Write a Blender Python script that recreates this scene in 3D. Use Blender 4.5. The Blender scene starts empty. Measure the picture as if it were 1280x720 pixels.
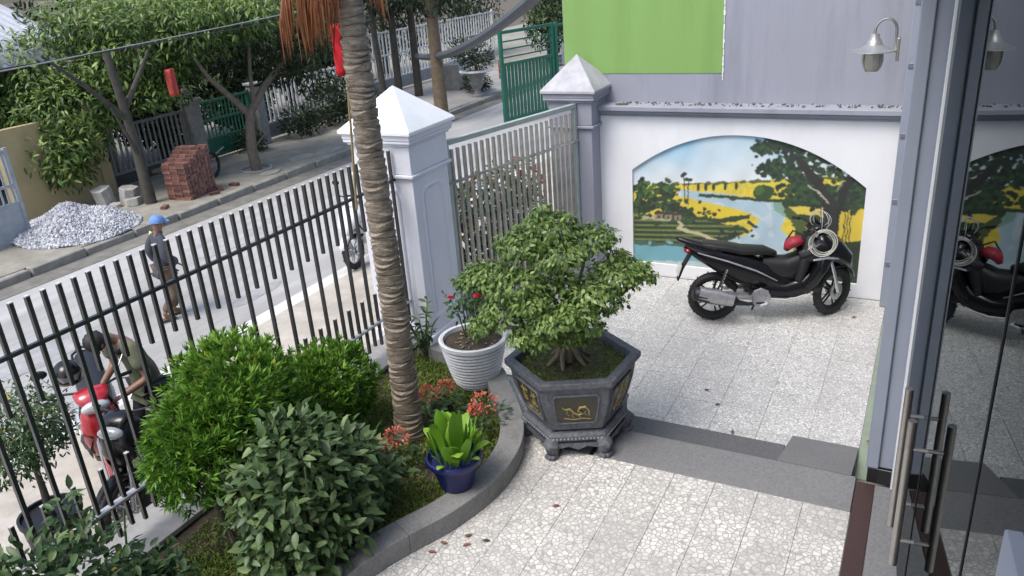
import bpy, math, random
import numpy as np
from mathutils import Vector, Matrix

# ------------------------------------------------------------------ camera, sky, sun, exposure
scene = bpy.context.scene
RIGHT = Vector((0.45033, -0.89010, -0.07019))
DOWN = Vector((-0.37177, -0.11545, -0.92112))
FWD = Vector((0.81178, 0.44090, -0.38290))
CAM = Vector((0.0, 0.0, 3.9))
FPX = 998.4                                   # focal length in pixels of a 1280 px wide picture
cam_data = bpy.data.cameras.new('camera')
cam_data.sensor_width = 36.0
cam_data.lens = FPX / 1280.0 * 36.0
cam_data.clip_start = 0.05
cam_data.clip_end = 1000.0
cam = bpy.data.objects.new('camera', cam_data)
scene.collection.objects.link(cam)
m = Matrix.Identity(4)
for i in range(3):
    m[i][0], m[i][1], m[i][2], m[i][3] = RIGHT[i], -DOWN[i], -FWD[i], CAM[i]
cam.matrix_world = m
scene.camera = cam

SUN_EL, SUN_AZ = 60.0, 158.0                   # azimuth: degrees from +X towards +Y where the light comes from
world = bpy.data.worlds.new('World')
scene.world = world
world.use_nodes = True
wn = world.node_tree
sky = wn.nodes.new('ShaderNodeTexSky')
sky.sky_type = 'NISHITA'
sky.sun_disc = False
sky.sun_elevation = math.radians(SUN_EL)
sky.sun_rotation = math.radians(90.0 - SUN_AZ)
sky.air_density = 1.0
sky.dust_density = 3.0
sky.ozone_density = 0.6
bg = wn.nodes['Background']
bg.inputs['Strength'].default_value = 0.15
wn.links.new(sky.outputs[0], bg.inputs['Color'])
sun_data = bpy.data.lights.new('sun', 'SUN')
sun_data.energy = 1.3
sun_data.angle = math.radians(25.0)
sun_data.color = (1.0, 0.975, 0.94)
sun = bpy.data.objects.new('sun', sun_data)
scene.collection.objects.link(sun)
sun.location = (0, 0, 30)
_d = Vector((math.cos(math.radians(SUN_AZ)) * math.cos(math.radians(SUN_EL)),
             math.sin(math.radians(SUN_AZ)) * math.cos(math.radians(SUN_EL)), math.sin(math.radians(SUN_EL))))
sun.rotation_euler = _d.to_track_quat('Z', 'Y').to_euler()
scene.view_settings.view_transform = 'Standard'
scene.view_settings.look = 'None'
scene.view_settings.exposure = 0.95
scene.view_settings.gamma = 1.0
scene.view_settings.use_curve_mapping = False
scene.cycles.max_bounces = 8
scene.cycles.transparent_max_bounces = 8

# ------------------------------------------------------------------ helpers
COL = scene.collection
RNG = random.Random(7)
NPR = np.random.default_rng(11)
PI = math.pi


def lin(r, g, b):
    """sRGB 0-255 to linear"""
    def f(c):
        c /= 255.0
        return c / 12.92 if c <= 0.04045 else ((c + 0.055) / 1.055) ** 2.4
    return (f(r), f(g), f(b))


def mat(name, col, rough=0.6, metal=0.0, var=0.12, vscale=6.0, bump=0.0, bscale=60.0, spec=0.5, coat=0.0,
        dirt=None, dirt_amt=0.0, dscale=2.0, stretch=None, rand=0.0):
    m_ = bpy.data.materials.new(name)
    m_.use_nodes = True
    nt = m_.node_tree
    N, L = nt.nodes, nt.links
    b = N['Principled BSDF']
    b.inputs['Roughness'].default_value = rough
    b.inputs['Metallic'].default_value = metal
    b.inputs['Specular IOR Level'].default_value = spec
    b.inputs['Coat Weight'].default_value = coat
    tc = N.new('ShaderNodeTexCoord')
    src = tc.outputs['Object']
    if stretch:
        mp = N.new('ShaderNodeMapping')
        mp.inputs['Scale'].default_value = stretch
        L.new(src, mp.inputs[0])
        src = mp.outputs[0]
    nz = N.new('ShaderNodeTexNoise')
    nz.inputs['Scale'].default_value = vscale
    nz.inputs['Detail'].default_value = 5
    nz.inputs['Roughness'].default_value = 0.62
    L.new(src, nz.inputs['Vector'])
    mr = N.new('ShaderNodeMapRange')
    mr.inputs['From Min'].default_value = 0.28
    mr.inputs['From Max'].default_value = 0.72
    mr.inputs['To Min'].default_value = 1 - var
    mr.inputs['To Max'].default_value = 1 + var
    L.new(nz.outputs['Fac'], mr.inputs['Value'])
    fac = mr.outputs[0]
    if rand:
        oi = N.new('ShaderNodeObjectInfo')
        m2 = N.new('ShaderNodeMapRange')
        m2.inputs['To Min'].default_value = 1 - rand
        m2.inputs['To Max'].default_value = 1 + rand
        L.new(oi.outputs['Random'], m2.inputs['Value'])
        mu = N.new('ShaderNodeMath')
        mu.operation = 'MULTIPLY'
        L.new(fac, mu.inputs[0])
        L.new(m2.outputs[0], mu.inputs[1])
        fac = mu.outputs[0]
    vm = N.new('ShaderNodeVectorMath')
    vm.operation = 'SCALE'
    vm.inputs[0].default_value = col
    L.new(fac, vm.inputs['Scale'])
    out = vm.outputs[0]
    if dirt is not None:
        n2 = N.new('ShaderNodeTexNoise')
        n2.inputs['Scale'].default_value = dscale
        n2.inputs['Detail'].default_value = 7
        n2.inputs['Roughness'].default_value = 0.7
        L.new(src, n2.inputs['Vector'])
        r2 = N.new('ShaderNodeMapRange')
        r2.inputs['From Min'].default_value = 0.48
        r2.inputs['From Max'].default_value = 0.72
        r2.inputs['To Max'].default_value = dirt_amt
        L.new(n2.outputs['Fac'], r2.inputs['Value'])
        mx = N.new('ShaderNodeMix')
        mx.data_type = 'RGBA'
        mx.inputs[7].default_value = (*dirt, 1)
        L.new(r2.outputs[0], mx.inputs[0])
        L.new(out, mx.inputs[6])
        out = mx.outputs[2]
    L.new(out, b.inputs['Base Color'])
    if bump:
        n3 = N.new('ShaderNodeTexNoise')
        n3.inputs['Scale'].default_value = bscale
        n3.inputs['Detail'].default_value = 4
        L.new(src, n3.inputs['Vector'])
        bp = N.new('ShaderNodeBump')
        bp.inputs['Strength'].default_value = bump
        bp.inputs['Distance'].default_value = 0.01
        L.new(n3.outputs['Fac'], bp.inputs['Height'])
        L.new(bp.outputs[0], b.inputs['Normal'])
    return m_


def leaf_mat(name, dark, mid, light, rough=0.45, trans=0.25, old=None):
    """leaves: per-leaf value 'v' picks the tint, part of the light passes through"""
    m_ = bpy.data.materials.new(name)
    m_.use_nodes = True
    nt = m_.node_tree
    N, L = nt.nodes, nt.links
    b = N['Principled BSDF']
    b.inputs['Roughness'].default_value = rough
    b.inputs['Specular IOR Level'].default_value = 0.35
    at = N.new('ShaderNodeAttribute')
    at.attribute_name = 'v'
    cr = N.new('ShaderNodeValToRGB')
    cr.color_ramp.elements[0].color = (*dark, 1)
    cr.color_ramp.elements[1].color = (*light, 1)
    e = cr.color_ramp.elements.new(0.5)
    e.color = (*mid, 1)
    if old:                                   # a few yellowed leaves
        cr.color_ramp.elements[-1].position = 0.955
        q = cr.color_ramp.elements.new(0.985)
        q.color = (*old, 1)
    L.new(at.outputs['Fac'], cr.inputs[0])
    L.new(cr.outputs[0], b.inputs['Base Color'])
    tr = N.new('ShaderNodeBsdfTranslucent')
    L.new(cr.outputs[0], tr.inputs['Color'])
    mx = N.new('ShaderNodeMixShader')
    mx.inputs[0].default_value = trans
    L.new(b.outputs[0], mx.inputs[1])
    L.new(tr.outputs[0], mx.inputs[2])
    L.new(mx.outputs[0], N['Material Output'].inputs['Surface'])
    return m_


def tag(o, label=None, cat=None, group=None, kind=None):
    if label:
        o['label'] = label
    if cat:
        o['category'] = cat
    if group:
        o['group'] = group
    if kind:
        o['kind'] = kind
    return o


def thing(name, loc, label, cat, rz=0.0, group=None):
    o = bpy.data.objects.new(name, None)
    o.empty_display_size = 0.2
    COL.objects.link(o)
    o.location = loc
    o.rotation_euler = (0, 0, rz)
    return tag(o, label, cat, group)


def link(name, me, parent=None, loc=(0, 0, 0), rot=(0, 0, 0), scale=(1, 1, 1)):
    o = bpy.data.objects.new(name, me)
    COL.objects.link(o)
    o.location = loc
    o.rotation_euler = rot
    o.scale = scale
    if parent:
        o.parent = parent
    return o


def copy_tree(o, parent=None):
    c = o.copy()
    COL.objects.link(c)
    c.parent = parent
    for ch in o.children:
        copy_tree(ch, c)
    return c


class MB:
    def __init__(self):
        self.v, self.f, self.mi, self.cur = [], [], [], 0

    def add(self, vs, fs):
        o = len(self.v)
        self.v += [tuple(p) for p in vs]
        self.f += [tuple(i + o for i in f) for f in fs]
        self.mi += [self.cur] * len(fs)
        return self

    def box(self, x0, x1, y0, y1, z0, z1):
        return self.add([(x0, y0, z0), (x1, y0, z0), (x1, y1, z0), (x0, y1, z0), (x0, y0, z1), (x1, y0, z1), (x1, y1, z1), (x0, y1, z1)],
                        [(0, 3, 2, 1), (4, 5, 6, 7), (0, 1, 5, 4), (1, 2, 6, 5), (2, 3, 7, 6), (3, 0, 4, 7)])

    def obox(self, c, size, rot):
        """box of given size, turned by a 3x3 matrix or euler, centred at c"""
        R_ = rot if isinstance(rot, Matrix) else Matrix.Rotation(rot[2], 3, 'Z') @ Matrix.Rotation(rot[1], 3, 'Y') @ Matrix.Rotation(rot[0], 3, 'X')
        hx, hy, hz = size[0] / 2, size[1] / 2, size[2] / 2
        P_ = [(-hx, -hy, -hz), (hx, -hy, -hz), (hx, hy, -hz), (-hx, hy, -hz), (-hx, -hy, hz), (hx, -hy, hz), (hx, hy, hz), (-hx, hy, hz)]
        c = Vector(c)
        return self.add([c + R_ @ Vector(p) for p in P_],
                        [(0, 3, 2, 1), (4, 5, 6, 7), (0, 1, 5, 4), (1, 2, 6, 5), (2, 3, 7, 6), (3, 0, 4, 7)])

    def tube(self, pts, radii, n=8, cap=True, flat=1.0):
        pts = [Vector(p) for p in pts]
        if not isinstance(radii, (list, tuple)):
            radii = [radii] * len(pts)
        rings = []
        side = None
        for i, p in enumerate(pts):
            t = (pts[min(i + 1, len(pts) - 1)] - pts[max(i - 1, 0)])
            if t.length < 1e-9:
                t = Vector((0, 0, 1))
            t.normalize()
            if side is None:
                side = t.orthogonal().normalized()
            side = (side - t * side.dot(t))
            if side.length < 1e-6:
                side = t.orthogonal()
            side.normalize()
            up = t.cross(side)
            rings.append([p + side * (radii[i] * math.cos(2 * PI * k / n)) + up * (radii[i] * flat * math.sin(2 * PI * k / n)) for k in range(n)])
        self.rings(rings, cap)
        return self

    def rings(self, rings, cap=True):
        n = len(rings[0])
        vs = [p for r in rings for p in r]
        fs = []
        for i in range(len(rings) - 1):
            for k in range(n):
                a, b = i * n + k, i * n + (k + 1) % n
                fs.append((a, b, b + n, a + n))
        if cap:
            fs.append(tuple(range(n - 1, -1, -1)))
            fs.append(tuple((len(rings) - 1) * n + k for k in range(n)))
        return self.add(vs, fs)

    def sweep(self, spine, w, h, n=14, e=2.6, y0=0.0):
        """superellipse sections along a spine in the xz plane; w across y, h in plane"""
        sp = [Vector((p[0], y0, p[1])) for p in spine]
        rings = []
        for i, p in enumerate(sp):
            t = (sp[min(i + 1, len(sp) - 1)] - sp[max(i - 1, 0)]).normalized()
            nrm = Vector((-t.z, 0, t.x))
            r = []
            for k in range(n):
                a = 2 * PI * k / n
                ca, sa = math.cos(a), math.sin(a)
                ca = math.copysign(abs(ca) ** (2 / e), ca)
                sa = math.copysign(abs(sa) ** (2 / e), sa)
                r.append(p + Vector((0, w[i] * ca, 0)) + nrm * (h[i] * sa))
            rings.append(r)
        return self.rings(rings)

    def lathe(self, prof, n=24, c=(0, 0, 0), cap=False, phase=0.0):
        rings = []
        for r, z in prof:
            rings.append([(c[0] + r * math.cos(2 * PI * k / n + phase), c[1] + r * math.sin(2 * PI * k / n + phase), c[2] + z) for k in range(n)])
        return self.rings(rings, cap)

    def ell(self, c, r, n=12, m_=8, rot=None):
        vs, fs = [], []
        c = Vector(c)
        for i in range(m_ + 1):
            th = PI * i / m_
            for k in range(n):
                a = 2 * PI * k / n
                p = Vector((r[0] * math.sin(th) * math.cos(a), r[1] * math.sin(th) * math.sin(a), -r[2] * math.cos(th)))
                if rot:
                    p = rot @ p
                vs.append(c + p)
        for i in range(m_):
            for k in range(n):
                a, b = i * n + k, i * n + (k + 1) % n
                fs.append((a, b, b + n, a + n))
        return self.add(vs, fs)

    def prism(self, poly, z0, z1):
        n = len(poly)
        vs = [(p[0], p[1], z0) for p in poly] + [(p[0], p[1], z1) for p in poly]
        fs = [tuple(range(n - 1, -1, -1)), tuple(range(n, 2 * n))]
        fs += [(k, (k + 1) % n, (k + 1) % n + n, k + n) for k in range(n)]
        return self.add(vs, fs)

    def torus(self, c, R_, r, n=24, m_=8, axis='Y'):
        vs, fs = [], []
        for i in range(n):
            a = 2 * PI * i / n
            for k in range(m_):
                b = 2 * PI * k / m_
                d = R_ + r * math.cos(b)
                x, z, y = d * math.cos(a), d * math.sin(a), r * math.sin(b)
                vs.append((c[0] + x, c[1] + y, c[2] + z) if axis == 'Y' else (c[0] + x, c[1] + z, c[2] + y))
        for i in range(n):
            for k in range(m_):
                fs.append((i * m_ + k, i * m_ + (k + 1) % m_, ((i + 1) % n) * m_ + (k + 1) % m_, ((i + 1) % n) * m_ + k))
        return self.add(vs, fs)

    def mesh(self, name, mats, smooth=35.0):
        me = bpy.data.meshes.new(name)
        me.from_pydata(self.v, [], self.f)
        for m_ in (mats if isinstance(mats, (list, tuple)) else [mats]):
            me.materials.append(m_)
        if any(self.mi):
            me.polygons.foreach_set('material_index', self.mi)
        if smooth:
            me.polygons.foreach_set('use_smooth', [True] * len(me.polygons))
            me.update()
            me.set_sharp_from_angle(angle=math.radians(smooth))
        me.update()
        return me

    def build(self, name, mats, parent=None, loc=(0, 0, 0), rot=(0, 0, 0), smooth=35.0, bevel=0.0, seg=2):
        o = link(name, self.mesh(name, mats, smooth), parent, loc, rot)
        if bevel:
            bv = o.modifiers.new('bevel', 'BEVEL')
            bv.width = bevel
            bv.segments = seg
            bv.limit_method = 'ANGLE'
            bv.angle_limit = math.radians(40)
        return o


def struct(o):
    o['kind'] = 'structure'
    return o


# leaf templates: along +X, normal +Z
def leaf_tpl(width=0.4, fold=0.10, droop=0.15, seg=3):
    vs = [(0, 0, 0)]
    prof = {2: [0.5], 3: [0.33, 0.68], 4: [0.25, 0.5, 0.78]}[seg]
    for t in prof:
        w = width * 0.5 * math.sin(PI * min(1, t ** 0.8)) ** 0.8
        z = -droop * t * t
        vs += [(t, w, z + fold * w * 2), (t, 0, z), (t, -w, z + fold * w * 2)]
    vs.append((1, 0, -droop))
    fs = [(0, 2, 1), (0, 3, 2)]
    k = len(prof)
    for i in range(k - 1):
        a = 1 + 3 * i
        fs += [(a, a + 1, a + 4, a + 3), (a + 1, a + 2, a + 5, a + 4)]
    a = 1 + 3 * (k - 1)
    e = len(vs) - 1
    fs += [(a, a + 1, e), (a + 1, a + 2, e)]
    return np.array(vs, float), fs


def needle_tpl(width=0.14, droop=0.1):
    return np.array([(0, -width * .25, 0), (0.5, -width * .5, 0.03), (1, 0, -droop), (0.5, width * .5, 0.03), (0, width * .25, 0)], float), [(0, 1, 3, 4), (1, 2, 3)]


def leaves_mesh(name, tpl, pos, direc, normal, size, val, material):
    """many leaves as one mesh (numpy), attribute v per leaf"""
    tv, tf = tpl
    pos, d, nn = np.asarray(pos, float), np.asarray(direc, float), np.asarray(normal, float)
    d = d / (np.linalg.norm(d, axis=1, keepdims=True) + 1e-9)
    y = np.cross(nn, d)
    y /= (np.linalg.norm(y, axis=1, keepdims=True) + 1e-9)
    z = np.cross(d, y)
    size = np.asarray(size, float).reshape(-1, 1, 1)
    V = pos[:, None, :] + size * (tv[None, :, 0:1] * d[:, None, :] + tv[None, :, 1:2] * y[:, None, :] + tv[None, :, 2:3] * z[:, None, :])
    n, k = len(pos), len(tv)
    V = V.reshape(-1, 3)
    lens = np.array([len(f) for f in tf])
    flat = np.concatenate([np.array(f) for f in tf])
    idx = (flat[None, :] + (np.arange(n) * k)[:, None]).ravel()
    totals = np.tile(lens, n)
    starts = np.concatenate([[0], np.cumsum(totals)[:-1]])
    me = bpy.data.meshes.new(name)
    me.vertices.add(len(V))
    me.vertices.foreach_set('co', V.ravel())
    me.loops.add(len(idx))
    me.loops.foreach_set('vertex_index', idx.astype(np.int32))
    me.polygons.add(len(totals))
    me.polygons.foreach_set('loop_start', starts.astype(np.int32))
    me.polygons.foreach_set('loop_total', totals.astype(np.int32))
    me.update(calc_edges=True)
    me.polygons.foreach_set('use_smooth', np.ones(len(totals), bool))
    a = me.attributes.new('v', 'FLOAT', 'POINT')
    a.data.foreach_set('value', np.repeat(np.asarray(val, float), k))
    me.materials.append(material)
    me.update()
    me.validate()
    return me


def sphere_dirs(n, zmin=-1.0):
    z = NPR.uniform(zmin, 1, n)
    a = NPR.uniform(0, 2 * PI, n)
    r = np.sqrt(1 - z * z)
    return np.stack([r * np.cos(a), r * np.sin(a), z], 1)


def clump_points(clumps, n, shell=0.55, zmin=-0.8):
    """points in the outer shells of several ellipsoids, with outward directions"""
    vol = np.array([c[1][0] * c[1][1] + c[1][0] * c[1][2] for c in clumps])
    cnt = NPR.multinomial(n, vol / vol.sum())
    P_, D_ = [], []
    for (c, r), k in zip(clumps, cnt):
        d = sphere_dirs(k, zmin)
        rr = shell + (1 - shell) * NPR.uniform(0, 1, (k, 1)) ** 0.6
        rr = rr * (1 + 0.10 * NPR.standard_normal((k, 1)))
        P_.append(np.array(c) + d * np.array(r) * rr)
        D_.append(d / np.array(r))
    P_, D_ = np.concatenate(P_), np.concatenate(D_)
    D_ /= np.linalg.norm(D_, axis=1, keepdims=True)
    return P_, D_


def jit(n, s):
    return NPR.standard_normal((n, 3)) * s


def srt(lo, hi, n):
    return NPR.uniform(lo, hi, n)


def px_of(p):
    v = Vector(p) - CAM
    z = v.dot(FWD)
    return 640 + FPX * v.dot(RIGHT) / z, 360 + FPX * v.dot(DOWN) / z

# ------------------------------------------------------------------ materials
M = {}
M['concrete'] = mat('concrete', (0.37, 0.37, 0.36), 0.85, var=0.22, vscale=1.6, bump=0.25, bscale=70, dirt=(0.22, 0.215, 0.195), dirt_amt=0.75, dscale=1.1, stretch=(.14, 1, 1))
M['apron'] = mat('apron_concrete', (0.42, 0.39, 0.34), 0.9, var=0.2, vscale=3, bump=0.3, bscale=60, dirt=(0.22, 0.19, 0.15), dirt_amt=0.5, dscale=1.3)
M['white_line'] = mat('worn_edge_strip', (0.60, 0.60, 0.57), 0.8, var=0.12, vscale=5, dirt=(0.4, 0.39, 0.36), dirt_amt=0.7, dscale=3)
M['far_walk'] = mat('dusty_pavement', (0.25, 0.24, 0.20), 0.95, var=0.25, vscale=2.5, bump=0.5, bscale=30, dirt=(0.16, 0.15, 0.12), dirt_amt=0.6, dscale=0.9)
M['kerb'] = mat('old_kerb', (0.24, 0.23, 0.20), 0.9, var=0.25, vscale=5, bump=0.4, bscale=40)
M['earth'] = mat('earth', (0.10, 0.085, 0.06), 0.95, var=0.35, vscale=6, bump=0.6, bscale=30)
M['soil'] = mat('dark_soil', (0.055, 0.042, 0.03), 0.95, var=0.4, vscale=18, bump=0.8, bscale=60)
M['granite'] = mat('grey_granite', (0.175, 0.175, 0.178), 0.62, var=0.24, vscale=55, bump=0.05, bscale=200, dirt=(0.21, 0.205, 0.195), dirt_amt=0.45, dscale=3)
M['kerb_granite'] = mat('kerb_granite', (0.205, 0.205, 0.20), 0.7, var=0.26, vscale=60, bump=0.1, bscale=180, dirt=(0.09, 0.095, 0.075), dirt_amt=0.55, dscale=4)
M['tread_granite'] = mat('lower_tread_granite', (0.105, 0.107, 0.112), 0.62, var=0.26, vscale=55, dirt=(0.15, 0.15, 0.145), dirt_amt=0.4, dscale=3)  # granite set darker for the lower tread than for the step above
M['grout'] = mat('grout', (0.20, 0.20, 0.19), 0.9, var=0.15, vscale=12)
M['white_paint'] = mat('white_wall_paint', (0.74, 0.75, 0.77), 0.7, var=0.04, vscale=3, bump=0.06, bscale=90, dirt=(0.55, 0.55, 0.53), dirt_amt=0.28, dscale=1.6, stretch=(1, 1, 0.45))
M['pillar_paint'] = mat('pillar_paint', (0.70, 0.71, 0.76), 0.6, var=0.05, vscale=4, bump=0.06, bscale=90, dirt=(0.52, 0.52, 0.52), dirt_amt=0.3, dscale=2.4, stretch=(1, 1, 0.5))
M['cap_paint'] = mat('cap_paint', (0.80, 0.81, 0.82), 0.55, var=0.04, vscale=5, dirt=(0.6, 0.6, 0.58), dirt_amt=0.2, dscale=3)
M['grey_paint'] = mat('grey_blue_paint', (0.285, 0.295, 0.345), 0.7, var=0.06, vscale=2, bump=0.08, bscale=80, dirt=(0.185, 0.195, 0.23), dirt_amt=0.75, dscale=2.2, stretch=(1, 1, 0.14))
M['old_cap'] = mat('weathered_grey_paint', (0.40, 0.40, 0.43), 0.75, var=0.16, vscale=7, bump=0.15, bscale=60, dirt=(0.25, 0.24, 0.24), dirt_amt=0.6, dscale=4)
M['green_paint'] = mat('lime_green_paint', (0.20, 0.35, 0.095), 0.65, var=0.05, vscale=2.2, bump=0.06, bscale=80, dirt=(0.15, 0.27, 0.075), dirt_amt=0.6, dscale=2.0, stretch=(1, 1, .16))
M['house_paint'] = mat('house_column_paint', (0.25, 0.275, 0.335), 0.55, var=0.05, vscale=3, bump=0.05, bscale=60)
M['black_stone'] = mat('black_polished_stone', (0.012, 0.012, 0.013), 0.25, var=0.2, vscale=30)
M['red_stone'] = mat('dark_red_granite', (0.052, 0.028, 0.025), 0.45, var=0.3, vscale=70)
M['green_strip'] = mat('green_grey_cement', (0.24, 0.29, 0.22), 0.8, var=0.12, vscale=8)
M['bronze'] = mat('dark_bronze_metal', (0.036, 0.036, 0.036), 0.24, metal=0.0, var=0.25, vscale=9, spec=0.6)
M['bar_cap'] = mat('pale_bar_cap', (0.5, 0.5, 0.48), 0.5, var=0.1)
M['steel_plate'] = mat('pale_steel_plate', (0.48, 0.48, 0.47), 0.4, var=0.15, vscale=12, metal=0.3)
M['gate_bar'] = mat('stainless_bar', (0.40, 0.39, 0.36), 0.27, var=0.35, vscale=4, metal=0.6)
M['gate_rail'] = mat('pale_green_grey_rail', (0.34, 0.39, 0.36), 0.45, var=0.15, vscale=8)
M['gate_sheet'] = mat('brown_gate_sheet', (0.15, 0.13, 0.115), 0.35, var=0.45, vscale=3, dirt=(0.22, 0.19, 0.15), dirt_amt=0.8, dscale=3, stretch=(1, 1, .4))
M['alu'] = mat('pale_aluminium', (0.72, 0.74, 0.76), 0.3, metal=0.0, var=0.05)
M['alu_dark'] = mat('grey_aluminium', (0.20, 0.22, 0.25), 0.35, metal=0.5, var=0.08)
M['steel'] = mat('brushed_steel', (0.42, 0.40, 0.37), 0.28, metal=0.9, var=0.12, vscale=20)
M['rubber'] = mat('black_rubber', (0.012, 0.012, 0.012), 0.7, var=0.3, vscale=20)
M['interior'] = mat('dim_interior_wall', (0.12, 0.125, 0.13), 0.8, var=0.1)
M['dark'] = mat('near_black_void', (0.01, 0.01, 0.01), 0.9, var=0.1)


def crackle(name, base, grout, scale, rough, rnd=0.09):
    """crazy-paving pattern printed on a glazed tile"""
    m_ = bpy.data.materials.new(name)
    m_.use_nodes = True
    N, L = m_.node_tree.nodes, m_.node_tree.links
    b = N['Principled BSDF']
    ge = N.new('ShaderNodeNewGeometry')
    v = N.new('ShaderNodeTexVoronoi')
    v.feature = 'DISTANCE_TO_EDGE'
    v.inputs['Scale'].default_value = scale
    L.new(ge.outputs['Position'], v.inputs['Vector'])
    r = N.new('ShaderNodeMapRange')
    r.inputs['From Min'].default_value = 0.035
    r.inputs['From Max'].default_value = 0.12
    L.new(v.outputs['Distance'], r.inputs['Value'])
    v2 = N.new('ShaderNodeTexVoronoi')
    v2.inputs['Scale'].default_value = scale
    L.new(ge.outputs['Position'], v2.inputs['Vector'])
    sp = N.new('ShaderNodeSeparateColor')
    L.new(v2.outputs['Color'], sp.inputs[0])
    nz = N.new('ShaderNodeTexNoise')
    nz.inputs['Scale'].default_value = 1.3
    nz.inputs['Detail'].default_value = 6
    L.new(ge.outputs['Position'], nz.inputs['Vector'])
    oi = N.new('ShaderNodeObjectInfo')

    def rng(src, a, b_):
        q = N.new('ShaderNodeMapRange')
        q.inputs['To Min'].default_value = a
        q.inputs['To Max'].default_value = b_
        L.new(src, q.inputs['Value'])
        return q.outputs[0]

    def mul(a, c):
        q = N.new('ShaderNodeMath')
        q.operation = 'MULTIPLY'
        L.new(a, q.inputs[0])
        L.new(c, q.inputs[1])
        return q.outputs[0]
    f = mul(mul(rng(sp.outputs[0], 0.82, 1.12), rng(nz.outputs['Fac'], 0.64, 1.34)), rng(oi.outputs['Random'], 1 - rnd, 1 + rnd))
    sc = N.new('ShaderNodeVectorMath')
    sc.operation = 'SCALE'
    sc.inputs[0].default_value = base
    L.new(f, sc.inputs['Scale'])
    mx = N.new('ShaderNodeMix')
    mx.data_type = 'RGBA'
    mx.inputs[6].default_value = (*grout, 1)
    L.new(r.outputs[0], mx.inputs[0])
    L.new(sc.outputs[0], mx.inputs[7])
    L.new(mx.outputs[2], b.inputs['Base Color'])
    b.inputs['Roughness'].default_value = rough
    bp = N.new('ShaderNodeBump')
    bp.inputs['Strength'].default_value = 0.35
    bp.inputs['Distance'].default_value = 0.003
    L.new(r.outputs[0], bp.inputs['Height'])
    L.new(bp.outputs[0], b.inputs['Normal'])
    return m_


M['porch_tile'] = crackle('porch_crackle_tile', (0.60, 0.585, 0.55), (0.34, 0.335, 0.32), 27.0, 0.5)
M['yard_tile'] = crackle('yard_crackle_tile', (0.62, 0.615, 0.595), (0.34, 0.34, 0.33), 34.0, 0.45)

# tinted glass: Fresnel between a mirror and a dark see-through tint
g_ = bpy.data.materials.new('tinted_glass')
g_.use_nodes = True
N, L = g_.node_tree.nodes, g_.node_tree.links
N.remove(N['Principled BSDF'])
fr = N.new('ShaderNodeFresnel')
fr.inputs['IOR'].default_value = 1.75
gl = N.new('ShaderNodeBsdfGlossy')
gl.inputs['Roughness'].default_value = 0.012
gl.inputs['Color'].default_value = (0.46, 0.50, 0.52, 1)
tp = N.new('ShaderNodeBsdfTransparent')
tp.inputs['Color'].default_value = (0.30, 0.34, 0.35, 1)
mxg = N.new('ShaderNodeMixShader')
L.new(fr.outputs[0], mxg.inputs[0])
L.new(tp.outputs[0], mxg.inputs[1])
L.new(gl.outputs[0], mxg.inputs[2])
L.new(mxg.outputs[0], N['Material Output'].inputs['Surface'])
M['glass'] = g_

# ------------------------------------------------------------------ ground, street
ZS = -0.30           # road surface


def sheet(name, x0, x1, y0, y1, z, m_, nx=1, ny=1, thick=0.0, wob=0.0):
    vs, fs = [], []
    for j in range(ny + 1):
        for i in range(nx + 1):
            vs.append((x0 + (x1 - x0) * i / nx, y0 + (y1 - y0) * j / ny, z + RNG.uniform(-wob, wob)))
    for j in range(ny):
        for i in range(nx):
            a = j * (nx + 1) + i
            fs.append((a, a + 1, a + nx + 2, a + nx + 1))
    return struct(MB().add(vs, fs).build(name, m_, smooth=60))


sheet('ground', -400, 400, -400, 400, ZS - 0.04, M['earth'])
sheet('road', -40, 140, 7.7, 12.0, ZS, M['concrete'])
sheet('pavement', -40, 140, 4.7, 7.45, ZS + 0.004, M['apron'])
sheet('road_edge_strip', -40, 140, 7.452, 7.698, ZS + 0.004, M['white_line'])
for i_, (x_, y_, s_, e_) in enumerate(((5.2, 9.6, .9, .5), (9.5, 10.6, 1.2, .45), (12.5, 9.2, .8, .6), (7.6, 8.3, .5, .35), (16.0, 10.4, 1.4, .5))):
    r_ = random.Random(90 + i_)
    pl_ = [(x_ + s_ * r_.uniform(.75, 1.1) * math.cos(2 * PI * k / 14), y_ + s_ * e_ * r_.uniform(.75, 1.1) * math.sin(2 * PI * k / 14), ZS + .004) for k in range(14)]
    struct(MB().add(pl_, [tuple(range(14))]).build('road_patch', mat('patched_concrete', (.30 + .03 * (i_ % 3),) * 3, .9, var=.25, vscale=5, bump=.3), smooth=0))
sheet('gutter', -40, 140, 12.0, 12.5, ZS + 0.006, mat('gutter_dirt', (0.16, 0.155, 0.135), 0.95, var=0.3, vscale=4, bump=0.4))
far = sheet('far_pavement', -40, 140, 12.66, 24.0, ZS + 0.13, M['far_walk'])
# the far kerb: stones, uneven and partly broken
kb = struct(MB().box(-40, 6.0, 12.5, 12.66, ZS - 0.03, ZS + 0.13).box(36, 140, 12.5, 12.66, ZS - 0.03, ZS + 0.13).build('far_kerb', M['kerb']))
stone = MB().box(0.005, 0.985, 0, 0.17, -0.05, 0.155).mesh('kerb_stone', M['kerb'])
for i in range(30):
    o = link('kerb_stone', stone, kb, (6.0 + i, 12.49 + RNG.uniform(-.02, .02), ZS + RNG.uniform(-0.03, 0.02)), (RNG.uniform(-.05, .05), 0, RNG.uniform(-.015, .015)))
    bv = o.modifiers.new('bevel', 'BEVEL')
    bv.width = 0.02
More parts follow.
